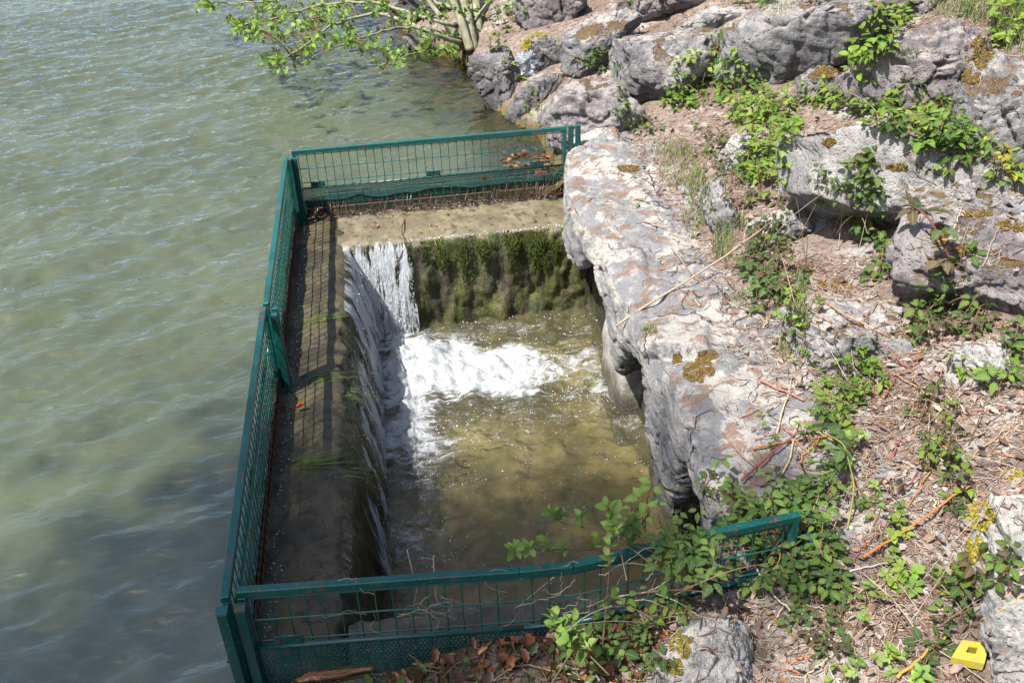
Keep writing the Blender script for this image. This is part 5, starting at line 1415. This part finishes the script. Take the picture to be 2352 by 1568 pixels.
leaves(mb, 'dead', np.stack([x, y, z], -1), RNG.normal(size=(n, 3)) * np.array([1, 1, .15]), unit(ZV + RNG.normal(size=(n, 3)) * .3), RNG.uniform(.02, .055, n), pick([(.20, .07, .025), (.12, .05, .025), (.30, .12, .045), (.07, .04, .025), (.10, .15, .03)], n))
P = np.stack([RNG.uniform(.05, 1.3, 420), -.07 - RNG.random(420) ** 1.3 * .4, np.zeros(420)], -1); P[:, 2] = np.maximum(T(P[:, 0], P[:, 1]), LAKE_Z) + .008
straw(mb, P, np.tile(ZV, (420, 1)), RNG.uniform(.03, .16, 420), RNG.uniform(.0012, .004, 420), pick([(.14, .075, .04), (.24, .15, .08), (.07, .04, .025), (.34, .24, .13)], 420))
tag(mb.build('wet_debris', M['wetleaf']), 'wet dark leaves and plant scraps floating below the near fence', 'debris', kind='stuff')
def bark(label, p0, p1, w, tint, seed):
    p0 = np.array(p0, float); p1 = np.array(p1, float); v, f = ico(4)
    d = p1 - p0; L = np.linalg.norm(d); d /= L; s_ = unit(np.cross(ZV, d)); u_ = np.cross(d, s_)
    loc = v * np.array([L / 2, w / 2, w * .22]); loc[:, 0] = np.sign(v[:, 0]) * np.abs(v[:, 0]) ** .6 * L / 2
    loc[:, 2] += fbm(np.c_[loc[:, 0] * 8, loc[:, 1] * 60, loc[:, 2] * 30] + seed, 4) * w * .12
    loc[:, 1] += fbm(np.c_[loc[:, 0] * 22, loc[:, 1] * 8, loc[:, 2] * 8] + seed, 3) * w * .3
    W = loc @ np.stack([d, s_, u_]) + (p0 + p1) / 2
    tag(MB().add(W, [f], tint=np.tile(tint, (len(W), 1))).build('bark_piece', M['wetbark'], origin=p0), label, 'bark', 'wet bark pieces below the near fence')
zz = LAKE_Z + .03
bark('broad black slab of wet bark in the debris under the fence', un(960, 1590, zz), un(1075, 1525, zz), .10, (.045, .038, .032), 1)
bark('long orange brown strip of wet bark beside the corner post', un(680, 1560, zz), un(860, 1528, zz), .035, (.20, .085, .035), 2)
bark('narrow brown bark strip right of the black slab', un(1010, 1600, zz), un(1260, 1540, zz + .03), .03, (.16, .085, .045), 3)
bark('tan stick of peeled bark near the bramble', un(1130, 1520, zz), un(1260, 1490, zz + .02), .014, (.34, .22, .12), 4)
bark('dark twisted bark at the bottom edge', un(1200, 1575, zz + .02), un(1330, 1560, zz + .04), .05, (.07, .05, .04), 5)
# plant scraps and twigs caught on the far mesh foot
n = 520; mb = MB()
P = np.stack([np.r_[RNG.uniform(1.1, 1.64, 190), RNG.uniform(.05, 1.6, 330)], 3.56 + RNG.normal(size=n) * .012, np.full(n, SILL_Z + .012)], -1)
blades(mb, P, RNG.uniform(.03, .12, n), pick([(.12, .06, .04), (.20, .10, .06), (.10, .12, .03), (.07, .04, .03)], n), .8, None, .0015)
P = np.stack([RNG.uniform(.3, 1.6, 24), RNG.uniform(3.2, 3.5, 24), np.full(24, SILL_Z + .008)], -1)
leaves(mb, 'dead', P, RNG.normal(size=(24, 3)) * np.array([1, 1, .1]), unit(ZV + RNG.normal(size=(24, 3)) * .2), RNG.uniform(.012, .03, 24), pick([(.16, .15, .04), (.20, .09, .05), (.10, .12, .03)], 24))
P = np.stack([RNG.uniform(.02, 1.64, 420), 3.552 + RNG.normal(size=420) * .016, np.full(420, SILL_Z + .008) + RNG.random(420) * .02], -1)
straw(mb, P, np.tile(ZV, (420, 1)), RNG.uniform(.02, .09, 420), RNG.uniform(.001, .003, 420), pick([(.05, .03, .02), (.09, .05, .03), (.03, .022, .015), (.14, .07, .045)], 420))
tag(mb.build('caught_scraps', M['wetleaf']), 'weed scraps caught along the rusty foot of the far fence', 'debris', kind='stuff')
for lab, u, v, s_ in (('brown dead leaf caught high on the far fence mesh', 1115, 405, .05), ('small tan dead leaf caught at the left of the far fence mesh', 815, 425, .026)):
    mb = MB(); p = uy(u, v, 3.565)
    for k in range(3): leaves(mb, 'dead', (p + RNG.normal(size=3) * .004 - ZV * s_ * .5)[None], np.array([[RNG.normal() * .5, -.2, 1.0]]), np.array([[RNG.normal() * .4, -1.0, .3]]), np.array([s_ * 1.2]), pick([(.36, .25, .19)], 1))
    tag(mb.build('dead_leaf', M['litter'], origin=p), lab, 'leaf', 'dead leaves caught on the fence')
mb = MB(); p = un(678, 937, SILL_Z + .012)
leaves(mb, 'dead', p[None], np.array([[1, -.3, .05]]), ZV[None] + .1, np.array([.045]), np.array([[.60, .09, .02]]))
tag(mb.build('dead_leaf', M['wetleaf'], origin=p), 'single red orange leaf lying on the wet sill', 'leaf', 'dead leaves caught on the fence')
# hanging moss on the far weir face
mb = MB()
for xx, z0, wd, ht, n in ((1.22, -.47, .05, .16, 300), (1.36, -.47, .06, .22, 420), (1.42, -.60, .03, .10, 140), (1.05, -.50, .05, .10, 160), (.80, -.50, .06, .12, 160), (1.48, -.52, .05, .14, 120), (.93, -.49, .04, .20, 130), (.70, -.48, .03, .09, 60)):
    n *= 3; t = RNG.random(n) ** 1.3; x = xx + RNG.normal(size=n) * wd * .55 * (1 - .75 * t) + .015 * np.sin(t * 9 + xx * 50); z = z0 - t * ht * RNG.uniform(.6, 1.2, n) + RNG.normal(size=n) * .012
    y = np.interp(z, [-1.35, -1.0, -.75, -.50, -.452], [3.05, 3.06, 3.085, 3.10, 3.13]) - .012 - RNG.random(n) * .022 * np.sin(np.pi * t)
    blobs(mb, np.stack([x, y, z], -1), RNG.uniform(.0015, .0042, n), np.c_[np.ones(n), np.full(n, .7), 1 + 3 * RNG.random(n)], pick([(.045, .075, .012), (.065, .105, .018), (.025, .042, .008), (.09, .11, .025), (.05, .045, .015)], n))
tag(mb.build('hanging_moss', M['moss'], smooth=False), 'dark green moss hanging from the lip of the far weir wall', 'moss', kind='stuff')
# weed strand hanging into the corner fall
rt = [uy(928, 500, 3.45), uy(922, 545, 3.13), uy(930, 580, 3.08), uy(905, 620, 3.04)]
stick('root_strand', 'dark red root strand hanging over the lip beside the white fall', rt, .004, (.13, .05, .04), cat='root', wob=.006)
stick('grass_stalk', 'yellow green stalk hanging down the mossy weir face', [uy(985, 510, 3.35), uy(1000, 560, 3.1), uy(1020, 610, 3.06)], .0022, (.34, .36, .06), cat='grass stalk', wob=.001)

# ------------------------------------------------------------------ yellow block
zg = float(T(*ground_hit(2228, 1500)[:2]))
zt = zg + .040
top = np.array([un(u, v, zt) for u, v in ((2210.3, 1468.4), (2272.2, 1476.1), (2261, 1523.3), (2185, 1508.5))])
hol = np.array([un(u, v, zt) for u, v in ((2225, 1483.2), (2246.2, 1486), (2241.2, 1500.8), (2218, 1496.5))])
hgt = .026
def prism_ring(O, I, z0, z1):
    mb = MB(); n = 4
    V = np.concatenate([np.c_[O[:, :2], np.full(4, z1)], np.c_[I[:, :2], np.full(4, z1)], np.c_[O[:, :2], np.full(4, z0)], np.c_[I[:, :2], np.full(4, z0)]])
    q = []
    for k in range(4):
        j = (k + 1) % 4
        q += [(k, 4 + k, 4 + j, j), (8 + k, k, j, 8 + j), (12 + k, 12 + j, 4 + j, 4 + k), (8 + k, 8 + j, 12 + j, 12 + k)]
    mb.add(V, [np.array(q)]); return mb
yb = thing('yellow_block', 'small square yellow block with a square hole, lying on dead leaves in the corner', 'block', (*top.mean(0)[:2], zt - hgt))
prism_ring(top, hol, zt - hgt, zt).build('body', M['yellow'], yb, smooth=False)
ins = hol + (hol.mean(0) - hol) * .02
ins2 = hol + (hol.mean(0) - hol) * .10
prism_ring(ins, ins2, zt - hgt + .001, zt - .002).build('hole_lining', M['yellow_dark'], yb, smooth=False)

# ------------------------------------------------------------------ rusty metal and plastic bag
p, nr = hit(2062, 1125)
a = np.linspace(-1.1, 1.1, 14); b = np.linspace(0, 1, 10); A_, B_ = np.meshgrid(a, b, indexing='ij')
c = p + ZV * .004
V = c + (np.sin(A_) * .02)[..., None] * np.array([1, .1, .1]) + ((B_ - .5) * .055)[..., None] * unit(np.array([.1, .8, .5])) + (np.cos(A_) * .012)[..., None] * unit(np.array([-.3, -.5, .8]))
def rusty():
    g = G('rusty dark metal'); q = g.pos(); n = g.noise(q, 30, 6, .65)
    cc = g.mix(g.ramp(n, .42, .58), (.022, .028, .027), (.07, .03, .02))
    return g.done(g.bsdf(Base_Color=cc, Roughness=.5, Metallic=.3, Normal=g.bump(n, .3, .004)))
o = MB().grid(V.reshape(-1, 3), 14, 10).build('metal_pipe_end', rusty(), origin=c)
o.modifiers.new('thickness', 'SOLIDIFY').thickness = .003
tag(o, 'curved piece of rusty dark metal half buried in the dead leaves', 'metal scrap')
p, nr = hit(1212, 172); v, f = ico(5)
W = v * np.array([.075, .05, .085]); W = W + (v * (fbm(v * 2.3, 4, .6)[:, None] * .06 + ridged(v * 3.1, 3)[:, None] * .015))
W[:, 0] -= .09 * sstep(.1, -.8, v[:, 2]) * (v[:, 0] < 0)
tag(MB().add(W + p + ZV * .06, [f]).build('plastic_bag', M['film'], origin=p), 'crumpled clear plastic bag among the shoreline stones', 'plastic bag')
